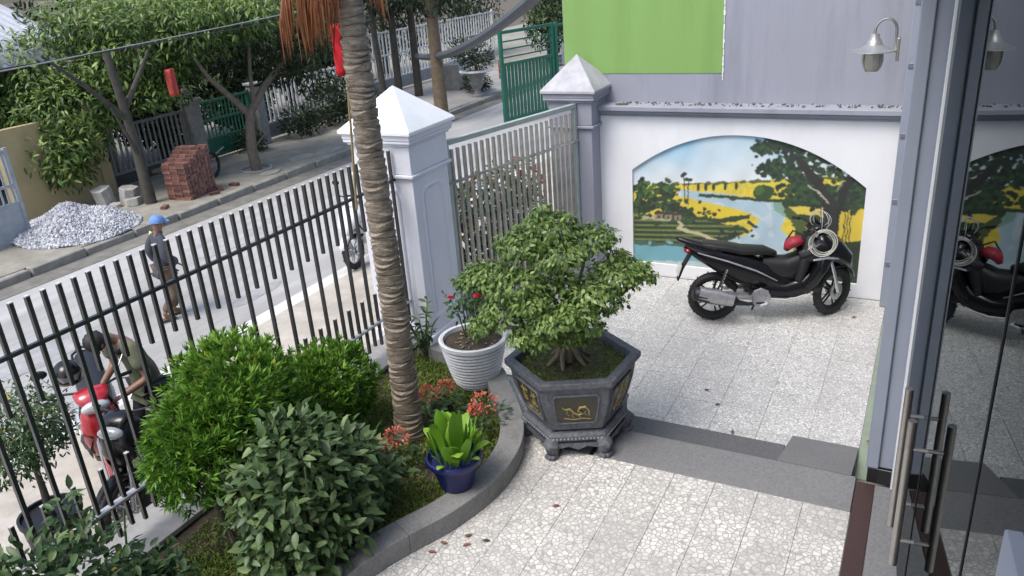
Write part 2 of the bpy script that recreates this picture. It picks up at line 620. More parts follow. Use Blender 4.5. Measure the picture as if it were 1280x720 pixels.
# cracked patch and paving lumps on the far pavement
slab_m = mat('broken_slab', (0.30, 0.29, 0.25), 0.9, var=0.2, vscale=6, bump=0.4)
for (x, y, a, s) in ((15.1, 12.95, .3, .6), (14.3, 13.2, -.2, .5), (12.9, 12.9, .5, .35), (16.6, 13.4, .1, .45)):
    poly = [(s * (0.6 + 0.4 * RNG.random()) * math.cos(2 * PI * k / 7 + a), s * 0.6 * (0.6 + 0.4 * RNG.random()) * math.sin(2 * PI * k / 7 + a)) for k in range(7)]
    link('paving_patch', MB().prism(poly, 0, 0.03).mesh('paving_patch', slab_m), far, (x, y, ZS + 0.125))

# ------------------------------------------------------------------ yard, porch, steps
yard = struct(MB().box(5.0, 9.3, -0.4, 4.4, -0.45, -0.006).build('yard', M['grout']))
tile_y = MB().box(0.0018, 0.3982, 0.0018, 0.3982, -0.02, 0).mesh('tile', M['yard_tile'])
for i in range(9):
    for j in range(11):
        x, y = 5.58 + i * 0.4, 0.2 + j * 0.4
        if x + 0.4 > 9.2:
            continue
        if x < 5.75 and y > 2.05:
            continue
        link('tile', tile_y, yard, (x, y, RNG.uniform(-.0008, .0008)))
struct(MB().box(5.65, 9.19, 0.06, 0.198, -0.02, 0.004).build('edge_strip', M['green_strip'], bevel=0.003))
porch = struct(MB().box(1.0, 4.815, -0.36, 3.4, -0.45, 0.292).box(4.815, 5.22, 2.06, 4.3, -0.45, 0.292).box(5.22, 5.76, 2.12, 4.3, -0.45, 0.292).build('porch', M['grout']))
tile_p = MB().box(0.0018, 0.2982, 0.0018, 0.2982, -0.02, 0).mesh('tile', M['porch_tile'])
for i in range(12):
    for j in range(11):
        x1, y = 4.815 - i * 0.3 + 0.9, 0.2 + 0.3 * j - 0.03
        x = x1 - 0.3
        if x < 2.2 or x + .3 > 5.76:
            continue
        if x > 4.7 and y < 2.1:
            continue
        link('tile', tile_p, porch, (x, y, 0.3 + RNG.uniform(-.0007, .0007)))
struct(MB().box(2.2, 5.19, 0.045, 0.166, 0.2, 0.3005).build('door_sill', M['red_stone'], bevel=0.004))
struct(MB().box(1.0, 5.19, -0.34, 0.043, 0.2, 0.2985).build('door_track', M['granite'], bevel=0.004))
steps = struct(MB().box(4.82, 5.24, 0.17, 2.02, -0.4, 0.301).build('granite_step', M['granite'], bevel=0.006))
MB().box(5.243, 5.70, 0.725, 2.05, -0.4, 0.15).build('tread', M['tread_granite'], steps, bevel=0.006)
# motorbike ramp joining the porch to the yard
MB().add([(5.243, .205, .300), (6.08, .205, .004), (6.08, .72, .004), (5.243, .72, .300), (5.243, .205, -.2), (6.08, .205, -.2), (6.08, .72, -.2), (5.243, .72, -.2)],
         [(0, 1, 2, 3), (7, 6, 5, 4), (0, 4, 5, 1), (1, 5, 6, 2), (2, 6, 7, 3), (3, 7, 4, 0)]).build('ramp', M['granite'], steps, smooth=0)
MB().box(5.18, 5.72, 2.055, 2.115, -0.2, 0.30).build('side_kerb', M['kerb_granite'], steps, bevel=0.006)
MB().box(5.17, 5.735, 2.04, 2.145, 0.302, 0.345).build('side_kerb_cap', M['kerb_granite'], steps, bevel=0.012)

# planter: curved kerb of granite pieces, soil inside
OUT = [(1.0, 2.95), (1.9, 2.93), (2.6, 2.90), (3.05, 2.83), (3.34, 2.72), (3.64, 2.58), (4.0, 2.48), (4.3, 2.46), (4.6, 2.51), (4.87, 2.63), (5.12, 2.80), (5.36, 3.0), (5.62, 3.22), (5.80, 3.6), (5.9, 4.05)]


def offset_poly(pts, d):
    out = []
    for i, p in enumerate(pts):
        a, b = Vector((*pts[max(i - 1, 0)], 0)), Vector((*pts[min(i + 1, len(pts) - 1)], 0))
        t = (b - a).normalized()
        out.append((p[0] - t.y * d, p[1] + t.x * d))
    return out


def catmull(P_, n_):
    out = []
    for i in range(len(P_) - 1):
        p0, p1, p2, p3 = (Vector(P_[max(i - 1, 0)]), Vector(P_[i]), Vector(P_[i + 1]), Vector(P_[min(i + 2, len(P_) - 1)]))
        for k_ in range(n_):
            t_ = k_ / n_
            q_ = 0.5 * ((2 * p1) + (p2 - p0) * t_ + (2 * p0 - 5 * p1 + 4 * p2 - p3) * t_ * t_ + (3 * p1 - p0 - 3 * p2 + p3) * t_ ** 3)
            out.append((q_.x, q_.y))
    out.append(tuple(P_[-1]))
    return out


OUT = catmull(OUT, 4)
INN = offset_poly(OUT, 0.19)
planter = thing('planter', (4.0, 3.4, 0.3), 'curved garden planter edged with dark granite kerb along the fence', 'planter')
for i in range(0, len(OUT) - 1, 8):
    g = 0.002
    q = [(p[0] - 4.0, p[1] - 3.4) for p in OUT[i:i + 9]] + [(p[0] - 4.0, p[1] - 3.4) for p in reversed(INN[i:i + 9])]
    cx, cy = sum(p[0] for p in q) / len(q), sum(p[1] for p in q) / len(q)
    q = [(cx + (p[0] - cx) * (1 - g), cy + (p[1] - cy) * (1 - g)) for p in q]
    MB().prism(q, 0.0, 0.155).build('kerb_piece', M['kerb_granite'], planter, bevel=0.006, smooth=0)
poly = [(p[0] - 4.0, p[1] - 3.4) for p in INN] + [(1.9, 0.99), (-3.0, 0.99)]
vs, fs = [], []
# soil: fine uneven sheet, clipped to the planter outline
def inside(p, poly_):
    c = False
    j = len(poly_) - 1
    for i in range(len(poly_)):
        if (poly_[i][1] > p[1]) != (poly_[j][1] > p[1]) and p[0] < (poly_[j][0] - poly_[i][0]) * (p[1] - poly_[i][1]) / (poly_[j][1] - poly_[i][1]) + poly_[i][0]:
            c = not c
        j = i
    return c


outp = [(p[0] - 4.0, p[1] - 3.4) for p in offset_poly(OUT, 0.1)] + [(1.95, 1.0), (-3.0, 1.0)]
nx, ny, st = 100, 32, 0.05
key = {}
for i in range(nx):
    for j in range(ny):
        x, y = -3.0 + i * st, -0.75 + j * st * 1.1
        if inside((x + st / 2, y + st / 2), outp):
            ids = []
            for (u, w) in ((0, 0), (1, 0), (1, 1), (0, 1)):
                k = (i + u, j + w)
                if k not in key:
                    key[k] = len(vs)
                    xx, yy = -3.0 + k[0] * st, -0.75 + k[1] * st * 1.1
                    vs.append((xx, yy, 0.02 + 0.015 * math.sin(xx * 5) * math.sin(yy * 7) + RNG.uniform(-.008, .008)))
                ids.append(key[k])
            fs.append(tuple(ids))
MB().add(vs, fs).build('soil', M['soil'], planter, smooth=70)

# ------------------------------------------------------------------ fence along the street
fence = thing('bar_fence', (3.5, 4.5, 0.0), 'dark bronze bar fence with staggered bars on a grey plinth', 'fence')
fx = 3.5
MB().box(1.0 - fx, 6.1 - fx, -.10, .10, -0.4, 0.34).build('plinth', M['kerb_granite'], fence, bevel=0.004)
MB().add([(1.0 - fx, -.16, .342), (6.098 - fx, -.16, .342), (6.098 - fx, .17, .342), (1.0 - fx, .17, .342),
          (1.0 - fx, -.16, .385), (6.098 - fx, -.16, .385), (6.098 - fx, .17, .45), (1.0 - fx, .17, .45)],
         [(0, 3, 2, 1), (4, 5, 6, 7), (0, 1, 5, 4), (1, 2, 6, 5), (2, 3, 7, 6), (3, 0, 4, 7)]).build('coping', mat('coping_cement', (0.30, 0.30, 0.29), 0.7, var=0.2, vscale=7, bump=.15), fence, bevel=0.006, smooth=0)
MB().box(1.0 - fx, 6.098 - fx, -.015, .015, 1.99, 2.018).build('upper_rail', M['bronze'], fence, bevel=0.004)
MB().box(1.0 - fx, 6.098 - fx, -.028, .028, .735, .755).build('lower_rail', M['steel_plate'], fence, bevel=0.003)


def bar_mesh(z0, z1, w=0.0122, d=0.0135):
    b = MB().box(-w, w, -d, d, z0, z1 - 0.006)
    b.cur = 1
    b.box(-w - .001, w + .001, -d - .001, d + .001, z1 - 0.006, z1)
    return b.mesh('bar', [M['bronze'], M['bar_cap']], 0)


full, up_b, low_b = bar_mesh(0.53, 2.30), bar_mesh(1.66, 2.30), bar_mesh(0.50, 1.04)
k = 0
x = 1.25
while x < 6.05:
    if k % 2 == 0:
        link('bar', full, fence, (x - fx, 0, 0))
    else:
        link('bar', up_b, fence, (x - fx, 0, 0))
        link('bar', low_b, fence, (x - fx, 0, 0))
    x += 0.1
    k += 1


# ------------------------------------------------------------------ gate pillars
def pillar(loc, hx, hy, ztop, apex, over, label, mat_body, mat_cap, panel=True, z0=-0.35, pname='gate_pillar'):
    t = thing(pname, loc, label, 'pillar')
    MB().box(-hx, hx, -hy, hy, z0, ztop - .34).build('shaft', mat_body, t, bevel=0.008)
    MB().box(-hx - .03, hx + .03, -hy - .03, hy + .03, z0, 0.36).build('base', mat_body, t, bevel=0.01)
    # neck mouldings stepping out to the cap
    MB().box(-hx - .035, hx + .035, -hy - .035, hy + .035, ztop - .42, ztop - .385).build('collar', mat_body, t, bevel=0.01, seg=3)
    MB().box(-hx - .012, hx + .012, -hy - .012, hy + .012, ztop - .383, ztop - .112).build('neck', mat_body, t, bevel=0.006)
    for i, (e, a, b) in enumerate(((.035, .11, .085), (.06, .083, .055), (over - .025, .053, .0))):
        MB().box(-hx - e, hx + e, -hy - e, hy + e, ztop - a, ztop - b).build('cornice', mat_body, t, bevel=0.008, seg=3)
    e = over
    MB().add([(-hx - e, -hy - e, ztop + .002), (hx + e, -hy - e, ztop + .002), (hx + e, hy + e, ztop + .002), (-hx - e, hy + e, ztop + .002),
              (-hx - e, -hy - e, ztop + .035), (hx + e, -hy - e, ztop + .035), (hx + e, hy + e, ztop + .035), (-hx - e, hy + e, ztop + .035), (0, 0, apex)],
             [(0, 3, 2, 1), (0, 1, 5, 4), (1, 2, 6, 5), (2, 3, 7, 6), (3, 0, 4, 7), (4, 5, 8), (5, 6, 8), (6, 7, 8), (7, 4, 8)]).build('cap', mat_cap, t, bevel=0.006, smooth=0)
    if panel:
        for face in ('x', 'y'):
            h_ = (hy if face == 'x' else hx)
            w1, w2 = h_ * .66, h_ * .48
            za, zb = 0.50, ztop - .52
            # raised frame with clipped (arched) upper corners
            def ring(w, za_, zb_):
                c = w * .45
                return [(-w, za_), (w, za_), (w, zb_ - c), (w * .8, zb_ - c * .3), (w * .5, zb_), (-w * .5, zb_), (-w * .8, zb_ - c * .3), (-w, zb_ - c)]
            o_, i_ = ring(w1, za, zb), ring(w2, za + (w1 - w2), zb - (w1 - w2))
            vs_, fs_ = [], []
            dd = 0.016
            def pt(p, d_):
                return (-hx - d_, p[0], p[1]) if face == 'x' else (p[0], -hy - d_, p[1])
            n_ = len(o_)
            mids = [((a[0] + b[0]) / 2, (a[1] + b[1]) / 2) for a, b in zip(o_, i_)]
            for r, d_ in ((o_, 0.001), (mids, dd), (i_, 0.001)):
                vs_ += [pt(p, d_) for p in r]
            for s in range(2):
                for q in range(n_):
                    a, b = s * n_ + q, s * n_ + (q + 1) % n_
                    fs_.append((a, b, b + n_, a + n_))
            MB().add(vs_, fs_).build('panel_moulding', mat_body, t, smooth=25)
            MB().add([pt(p, 0.004) for p in i_], [tuple(range(n_))]).build('panel', mat_body, t, smooth=0)
    return t


pl1 = pillar((6.425, 4.625, 0), .325, .325, 2.44, 2.84, .09, 'tall white square gate pillar with pointed cap beside the palm', M['pillar_paint'], M['cap_paint'])
MB().tube([(-.33, .03, 2.02), (-.40, .03, 2.02)], .03, 10).ell((-.42, .03, 2.02), (.03, .035, .035)).build('lamp_socket', M['steel'], pl1)
pl2 = pillar((9.2, 3.87, 0), .27, .27, 2.34, 2.76, .085, 'grey weathered gate pillar with pointed cap at the end of the mural wall', M['grey_paint'], M['old_cap'], panel=False)

# ------------------------------------------------------------------ sliding gate between the pillars
G0, G1 = Vector((6.80, 4.36, 0)), Vector((8.91, 3.80, 0))
glen = (G1 - G0).length
gang = math.atan2(G1.y - G0.y, G1.x - G0.x)
gate = thing('yard_gate', G0, 'pale steel barred yard gate between the two pillars', 'gate', gang)
MB().box(0, glen, -.03, .03, 2.17, 2.225).build('top_rail', M['gate_rail'], gate, bevel=0.005)
MB().box(0, glen, -.045, -.021, 1.77, 1.80).build('middle_rail', M['gate_bar'], gate, bevel=0.004)
MB().box(0, glen, -.03, .03, .03, .10).build('bottom_rail', M['gate_rail'], gate, bevel=0.005)
MB().box(0, .05, -.03, .03, .102, 2.168).build('end_post', M['gate_rail'], gate, bevel=0.005)
MB().box(glen - .05, glen, -.03, .03, .102, 2.168).build('end_post', M['gate_rail'], gate, bevel=0.005)
gb = MB().box(-.014, .014, -.022, .010, 0.102, 2.12).mesh('bar', M['gate_bar'], 0)
nb = 23
for i in range(nb):
    link('bar', gb, gate, (.05 + (glen - .1) * (i + .5) / nb, 0, 0))

# ------------------------------------------------------------------ mural wall
mw = thing('mural_wall', (9.2, 1.9, 0), 'white yard wall with arched recess framing a painted river landscape', 'wall')
mw.location = (0, 0, 0)
# front face of the wall with an arched opening (mural sits 3 cm back)
YL, YR, ZB = 3.19, 0.525, 0.165


def arch_top(y):
    t = (y - YR) / (YL - YR)
    return 1.30 + 0.07 * t + 0.50 * (1 - (2 * abs(t - .5)) ** 2.1)


nseg = 48
ys = [YR + (YL - YR) * i / nseg for i in range(nseg + 1)]
X0 = 9.2
b = MB()
W0, W1, HT = 0.02, 3.62, 2.03
b.add([(X0, W0, 0), (X0, W1, 0), (X0, YL, ZB), (X0, YR, ZB)], [(0, 3, 2, 1)])
b.add([(X0, W0, 0), (X0, YR, ZB), (X0, YR, arch_top(YR)), (X0, W0, HT)], [(0, 3, 2, 1)])
b.add([(X0, W1, 0), (X0, W1, HT), (X0, YL, arch_top(YL)), (X0, YL, ZB)], [(0, 1, 2, 3)])
for i in range(nseg):
    za, zb = arch_top(ys[i]), arch_top(ys[i + 1])
    ya_, yb_ = W0 + (W1 - W0) * i / nseg, W0 + (W1 - W0) * (i + 1) / nseg
    b.add([(X0, ys[i], za), (X0, ys[i + 1], zb), (X0, yb_, HT), (X0, ya_, HT)], [(0, 3, 2, 1)])
    b.add([(X0, ys[i], za), (X0, ys[i + 1], zb), (X0 + .035, ys[i + 1], zb), (X0 + .035, ys[i], za)], [(0, 1, 2, 3)])
    b.add([(X0, ys[i], ZB), (X0, ys[i + 1], ZB), (X0 + .035, ys[i + 1], ZB), (X0 + .035, ys[i], ZB)], [(0, 3, 2, 1)])
for y_ in (YL, YR):
    b.add([(X0, y_, ZB), (X0, y_, arch_top(y_)), (X0 + .035, y_, arch_top(y_)), (X0 + .035, y_, ZB)], [(0, 1, 2, 3)])
b.add([(X0, W1, 0), (X0, W1, HT), (X0 + .04, W1, HT), (X0 + .04, W1, 0)], [(0, 3, 2, 1)])
b.box(X0 + .036, X0 + .16, W0, W1, 0, HT)
b.build('wall', M['white_paint'], mw, smooth=0)
for (a, z0, z1, dx) in ((.02, 2.032, 2.06, .03), (.05, 2.062, 2.10, .06), (.09, 2.102, 2.16, .10)):
    MB().box(X0 - dx, X0 + .17 + dx * .3, W0 - .02, W1 - .02, z0, z1).build('coping_moulding', M['grey_paint'], mw, bevel=0.008, seg=3)

# the painting itself: flat print, colours computed per point of a fine grid
GU, GV = 400, 250
YY = np.linspace(YL, YR, GU)
ZT = np.array([arch_top(y) for y in YY])
vs = np.zeros((GV, GU, 3))
for j in range(GV):
    vs[j, :, 0] = X0 + .031
    vs[j, :, 1] = YY
    vs[j, :, 2] = ZB + (ZT - ZB) * j / (GV - 1)
# sketch coordinates: s runs 790..1082 left to right, q runs 168..357 top to bottom
S = 790 + 291 * (YL - vs[..., 1]) / (YL - YR)
_tilt = 0.092 * (S - 790)
Q = 343 - (vs[..., 2] - ZB) * (105 - 0.01 * (S - 790)) + _tilt * .9 - 14
paint = np.zeros((GV, GU, 3))


def setc(mask, c, a=1.0):
    c = np.array(lin(*c))
    w = (mask.astype(float) * a)[..., None]
    paint[:] = paint * (1 - w) + c * w


def pip(poly_):
    c = np.zeros(S.shape, bool)
    n_ = len(poly_)
    j = n_ - 1
    for i in range(n_):
        xi, yi = poly_[i]
        xj, yj = poly_[j]
        if yi != yj:
            cond = ((yi > Qn) != (yj > Qn)) & (Sn < (xj - xi) * (Qn - yi) / (yj - yi) + xi)
            c ^= cond
        j = i
    return c


def noise2(s, seed, amp):
    r = np.random.default_rng(seed)
    out = np.zeros(S.shape)
    for _ in range(6):
        kx, ky, ph = r.uniform(-1, 1) * s, r.uniform(-1, 1) * s, r.uniform(0, 6.28)
        out += np.sin(S * kx + Q * ky + ph)
    return out * amp / 3


Sn, Qn = S + noise2(.5, 1, .9) + noise2(1.4, 5, .5), Q + noise2(.5, 2, .9) + noise2(1.4, 6, .5)
t = np.clip((Q - 170) / 55, 0, 1)[..., None]
paint[:] = np.array(lin(150, 205, 232)) * (1 - t) + np.array(lin(232, 240, 242)) * t
cl = np.clip(noise2(.09, 9, 1) * .5 + .1, 0, .5)[..., None]
paint[:] = paint * (1 - cl) + np.array(lin(236, 240, 240)) * cl
setc(Qn > 224, (228, 208, 70))
setc((Qn > 224) & (noise2(.8, 3, 1) > .3), (214, 186, 40), .5)
setc((Qn > 233) & (S > 1003), (40, 66, 30))
setc(np.abs(Qn - 225.5) < 1.4 + noise2(.6, 13, 1.2), (44, 74, 30), .9)
RIV = [(853, 232), (876, 235), (915, 240), (960, 247), (1005, 252), (1012, 258), (992, 270), (985, 285), (1000, 300), (1000, 345), (790, 345), (790, 303), (900, 305), (945, 292), (960, 272), (925, 258), (880, 248), (852, 239)]
setc(pip(RIV), (178, 205, 216))
setc(pip(RIV) & (noise2(.35, 4, 1) > .35), (205, 220, 226), .7)
setc(pip([(975, 248), (1000, 252), (990, 270), (975, 262)]), (120, 160, 120), .7)
setc(pip([(856, 240), (880, 247), (928, 259), (948, 266), (938, 269), (905, 272), (872, 262)]), (230, 204, 50))
setc(pip([(866, 266), (905, 271), (948, 266), (946, 272), (905, 278), (870, 276)]), (40, 62, 26))
setc(pip([(880, 238), (960, 246), (1005, 249), (1005, 254), (955, 250), (880, 242)]), (38, 66, 30))
# left bank: terraces
BANK = [(790, 266), (850, 268), (900, 276), (940, 282), (946, 287), (925, 300), (900, 304), (840, 305), (790, 302)]
bm_ = pip(BANK)
setc(bm_, (66, 92, 40))
setc(bm_ & (np.sin((Q - .02 * S) * .95) > .25), (26, 44, 20))
setc(bm_ & (np.sin((Q - .02 * S) * .95) < -.75), (140, 150, 70), .7)
setc(pip([(790, 262), (846, 268), (858, 274), (800, 271)]), (186, 178, 140))


def dabs(pts, cols, r0, r1, seed, n_):
    r = np.random.default_rng(seed)
    for _ in range(n_):
        p = pts[r.integers(len(pts))]
        cx, cy = p[0] + r.normal(0, p[2]), p[1] + r.normal(0, p[3])
        rr = r.uniform(r0, r1)
        setc(((Sn - cx) ** 2 + (Qn - cy) ** 2 * 1.5) < rr * rr, cols[r.integers(len(cols))])


DG = [(14, 32, 16), (22, 48, 20), (34, 66, 26), (52, 90, 34)]
dabs([(800, 232, 7, 9), (815, 248, 12, 10), (835, 238, 9, 7), (845, 258, 10, 6), (800, 255, 8, 6), (862, 268, 7, 4)], DG, 1.2, 4, 21, 520)
dabs([(828, 226, 10, 4), (812, 233, 5, 4)], [(70, 110, 36), (52, 90, 34)], 1.5, 3.5, 22, 36)
dabs([(890, 264, 6, 4), (935, 288, 9, 3), (920, 297, 9, 3)], DG[:3], 1.2, 3.4, 23, 50)
for (a, c) in ((826, 267), (839, 268), (852, 269)):
    setc((np.abs(S - a) < 5) & (np.abs(Q - c) < 3.2), (150, 132, 108))
    setc((np.abs(S - a) < 1.3) & (np.abs(Q - c - 1) < 2.2), (40, 32, 28))
    setc((np.abs(S - a) < 6.5) & (np.abs(Q - c + 4.5) < 1.8), (60, 50, 46))


def stroke(pts, w, c, a=1.0):
    for (x0, y0), (x1, y1) in zip(pts[:-1], pts[1:]):
        dx, dy = x1 - x0, y1 - y0
        l2 = dx * dx + dy * dy + 1e-9
        tt = np.clip(((Sn - x0) * dx + (Qn - y0) * dy) / l2, 0, 1)
        setc(((Sn - x0 - tt * dx) ** 2 + (Qn - y0 - tt * dy) ** 2) < w * w, c, a)


stroke([(854, 275), (858, 280), (852, 283), (880, 291), (905, 300)], 2.0, (196, 190, 150))
stroke([(861, 250), (860.5, 214)], .8, (70, 70, 66))
stroke([(866, 252), (866, 221)], .8, (70, 70, 66))
dabs([(860, 213, 1.6, 1), (866, 220, 1.6, 1)], [(28, 46, 40)], 1.6, 2.6, 24, 22)
for a in (879, 889, 899, 914, 928):
    setc(((S - a) / 2.2) ** 2 + ((Q - 230) / 5.0) ** 2 < 1, (30, 56, 30))
setc(((Sn - 962) / 13) ** 2 + ((Qn - 239) / 9) ** 2 < 1, (40, 74, 26))
setc(((Sn - 957) / 6) ** 2 + ((Qn - 236) / 5) ** 2 < 1, (70, 104, 36))
stroke([(945, 276), (956, 282)], 2.0, (34, 48, 44))
# right side: field, banyan, dark bank
setc(pip([(985, 252), (1082, 250), (1082, 312), (1040, 312), (1005, 285)]), (34, 58, 26))
setc(pip([(993, 257), (1042, 260), (1036, 270), (1000, 266)]), (226, 204, 80))
setc(pip([(1052, 262), (1083, 262), (1083, 300), (1052, 302)]), (222, 196, 60))
setc(pip([(987, 262), (992, 258), (1008, 268), (1030, 290), (1010, 296)]), (70, 92, 40))
setc(pip([(1015, 318), (1050, 306), (1082, 300), (1082, 347), (1040, 345), (1015, 335)]), (30, 52, 24))
setc(pip([(1015, 318), (1050, 306), (1082, 300), (1082, 347), (1040, 345)]) & (noise2(.7, 8, 1) > .2), (20, 34, 18), .8)
dabs([(960, 186, 6, 4), (985, 182, 12, 6), (1005, 195, 14, 8), (1030, 205, 16, 10), (1055, 222, 14, 10), (985, 212, 9, 6), (1070, 240, 7, 8), (1010, 225, 9, 6), (968, 210, 6, 4), (1000, 238, 9, 5), (1025, 246, 10, 6), (1060, 250, 10, 6), (1075, 232, 5, 8)], [(14, 32, 18), (22, 46, 24), (32, 64, 30), (48, 84, 38)], 1.2, 4.0, 25, 1250)
stroke([(1043, 320), (1042, 280), (1036, 250), (1022, 225), (1000, 200)], 4.2, (30, 30, 26))
stroke([(1050, 322), (1050, 270), (1056, 240), (1066, 225)], 4.2, (26, 26, 24))
stroke([(1047, 300), (1046, 255), (1030, 235)], 4.5, (36, 36, 30))
for a in (1060, 1063.5, 1067, 1036, 1032):
    stroke([(a, 310), (a, 245)], .7, (40, 44, 30))
stroke([(1015, 232), (1028, 242), (1040, 255)], 1.0, (196, 190, 170), .8)
stroke([(1048, 240), (1055, 228)], .8, (170, 165, 150), .8)
setc(pip([(790, 300), (850, 304), (905, 304), (900, 345), (790, 345)]), (112, 172, 184))
setc(pip([(790, 300), (850, 304), (905, 304), (900, 309), (790, 307)]), (60, 96, 84))
setc(pip([(790, 300), (905, 304), (900, 345), (790, 345)]) & (noise2(.25, 31, 1) > .4), (150, 196, 204), .7)
setc((Qn > 329) & (S < 930), (196, 202, 200), .8)
for _ in range(2):
    pp_ = np.pad(paint, ((1, 1), (1, 1), (0, 0)), 'edge')
    paint[:] = (pp_[:-2, 1:-1] + pp_[2:, 1:-1] + pp_[1:-1, :-2] + pp_[1:-1, 2:] + 4 * pp_[1:-1, 1:-1]) / 8
paint *= (1 + .06 * noise2(.22, 77, 1))[..., None]
paint *= (1 + NPR.normal(0, .025, paint.shape[:2]))[..., None]
idx = np.arange(GU * GV).reshape(GV, GU)
quads = np.stack([idx[:-1, :-1], idx[1:, :-1], idx[1:, 1:], idx[:-1, 1:]], -1).reshape(-1, 4)
me = bpy.data.meshes.new('painting')
me.vertices.add(GU * GV)
me.vertices.foreach_set('co', vs.ravel())
me.loops.add(quads.size)
me.loops.foreach_set('vertex_index', quads.ravel().astype(np.int32))
me.polygons.add(len(quads))
me.polygons.foreach_set('loop_start', (np.arange(len(quads)) * 4).astype(np.int32))
me.polygons.foreach_set('loop_total', np.full(len(quads), 4, np.int32))
me.update(calc_edges=True)
ca = me.color_attributes.new('paint', 'FLOAT_COLOR', 'POINT')
ca.data.foreach_set('color', np.concatenate([np.clip(paint * .95 + .03, 0, 1) * 0.84, np.ones((GV, GU, 1))], -1).ravel())
pm = bpy.data.materials.new('mural_paint')
pm.use_nodes = True
N, L = pm.node_tree.nodes, pm.node_tree.links
at = N.new('ShaderNodeAttribute')
at.attribute_name = 'paint'
L.new(at.outputs['Color'], N['Principled BSDF'].inputs['Base Color'])
N['Principled BSDF'].inputs['Roughness'].default_value = 0.6
me.materials.append(pm)
me.validate()
o = link('painting', me, mw)
o['label'] = 'painted river, yellow fields and banyan tree'
mw.location = (9.2, 1.9, 0)
for ch in mw.children:
    ch.location = (-9.2, -1.9, 0)

# ------------------------------------------------------------------ neighbour building behind the mural wall
nb_ = thing('neighbour_building', (9.4, 1.5, 0), 'tall neighbouring wall painted lime green and grey above the mural wall', 'building')
nx_ = 9.4
MB().box(0, 8.0, -5.0, 2.62, -0.4, 5.6).build('wall', M['grey_paint'], nb_, smooth=0)
MB().box(-.006, -.0005, .665, 2.615, 2.50, 5.6).build('green_wall_paint', M['green_paint'], nb_, smooth=0)
edge = MB()
z = 2.42
while z < 5:
    h_ = RNG.uniform(.02, .09)
    edge.box(-.009, -.0065, .655 + RNG.uniform(-.006, .004), .665 + RNG.uniform(-.002, .004), z, z + h_)
    z += h_ + RNG.uniform(0, .012)
edge.build('chipped_plaster_edge', M['cap_paint'], nb_, smooth=0)
# rubble and dirt lying on the wall top
bits = MB()
for _ in range(150):
    y_ = RNG.uniform(0.15, 3.45)
    s = RNG.uniform(.005, .017)
    bits.obox((9.22 + RNG.uniform(-.02, .14), y_, 2.163 + s * .4), (s * 1.6, s * 1.4, s), (RNG.random(), RNG.random(), RNG.random() * 3))
bits.obox((9.2, 3.30, 2.175), (.05, .12, .02), (0, .1, .2))
o = bits.build('mortar_crumbs', mat('mortar_crumbs', (0.13, 0.125, 0.11), 0.95, var=0.4, vscale=30), smooth=0)
tag(o, 'loose mortar crumbs lying along the top of the mural wall', 'rubble', kind='stuff')

# ------------------------------------------------------------------ the house: facade line, column, glass door, lamp
FA = math.atan(0.085)
FP = Vector((6.3, 0.03, 0))


def fac(x, off=0.0, z=0.0):
    """a point on the facade plane at world x, moved off metres outwards"""
    n_ = Vector((-math.sin(FA), math.cos(FA), 0))
    return Vector((x, FP.y + 0.085 * (x - FP.x), z)) + n_ * off


col_ = thing('house_column', (5.4, -0.12, 0.3), 'grey blue painted house column with black stone foot beside the glass door', 'column')
MB().box(-.18, .22, -.35, .195, .127, 4.05).build('shaft', M['house_paint'], col_, bevel=0.008)
MB().box(-.205, -.182, .155, .235, .127, 4.05).build('corner_moulding', M['house_paint'], col_, bevel=0.008)
MB().box(-.20, .235, -.36, .225, .002, .125).build('foot', M['black_stone'], col_, bevel=0.005)
# house body, beyond the column and behind the door
hw = thing('house', (2.0, -3.0, 0.3), 'grey house front with dim room behind tinted glass', 'house')
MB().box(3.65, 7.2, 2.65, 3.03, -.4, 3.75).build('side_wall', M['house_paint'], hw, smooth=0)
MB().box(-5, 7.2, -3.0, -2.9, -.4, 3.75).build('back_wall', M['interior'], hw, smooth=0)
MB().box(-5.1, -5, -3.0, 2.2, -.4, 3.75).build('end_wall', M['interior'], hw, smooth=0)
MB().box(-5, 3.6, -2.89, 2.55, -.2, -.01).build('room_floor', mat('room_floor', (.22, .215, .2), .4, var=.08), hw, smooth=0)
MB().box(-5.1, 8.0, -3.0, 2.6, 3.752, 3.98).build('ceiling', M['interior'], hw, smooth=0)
MB().box(-5.1, 4.2, 2.602, 3.25, 3.76, 3.96).build('balcony_slab', M['white_paint'], hw, bevel=0.01)
# corner trim at the end of the facade, beside the mural wall
tr = thing('corner_trim', (9.05, 0.2, 0), 'narrow grey blue trim strip with clips at the wall corner', 'trim')
MB().box(-.04, .04, -.10, .06, 0.006, 4.2).build('strip', M['house_paint'], tr, bevel=0.006)
for z in (.5, 1.2, 1.9, 2.6, 3.2):
    MB().box(-.05, -.041, -.05, .05, z, z + .05).build('clip', M['alu_dark'], tr, bevel=0.003)

# glass door on the facade plane
door = thing('glass_door', (FP.x, FP.y, 0.3), 'tinted glass house door with pale aluminium frame mirroring the yard', 'door', FA)


def dx_(x):
    return (x - FP.x) / math.cos(FA)


def vstrip(name, x, w, off0, off1, m_, z0=.004, z1=3.70):
    return MB().box(dx_(x) - w, dx_(x), off0, off1, z0, z1).build(name, m_, door, bevel=0.003)


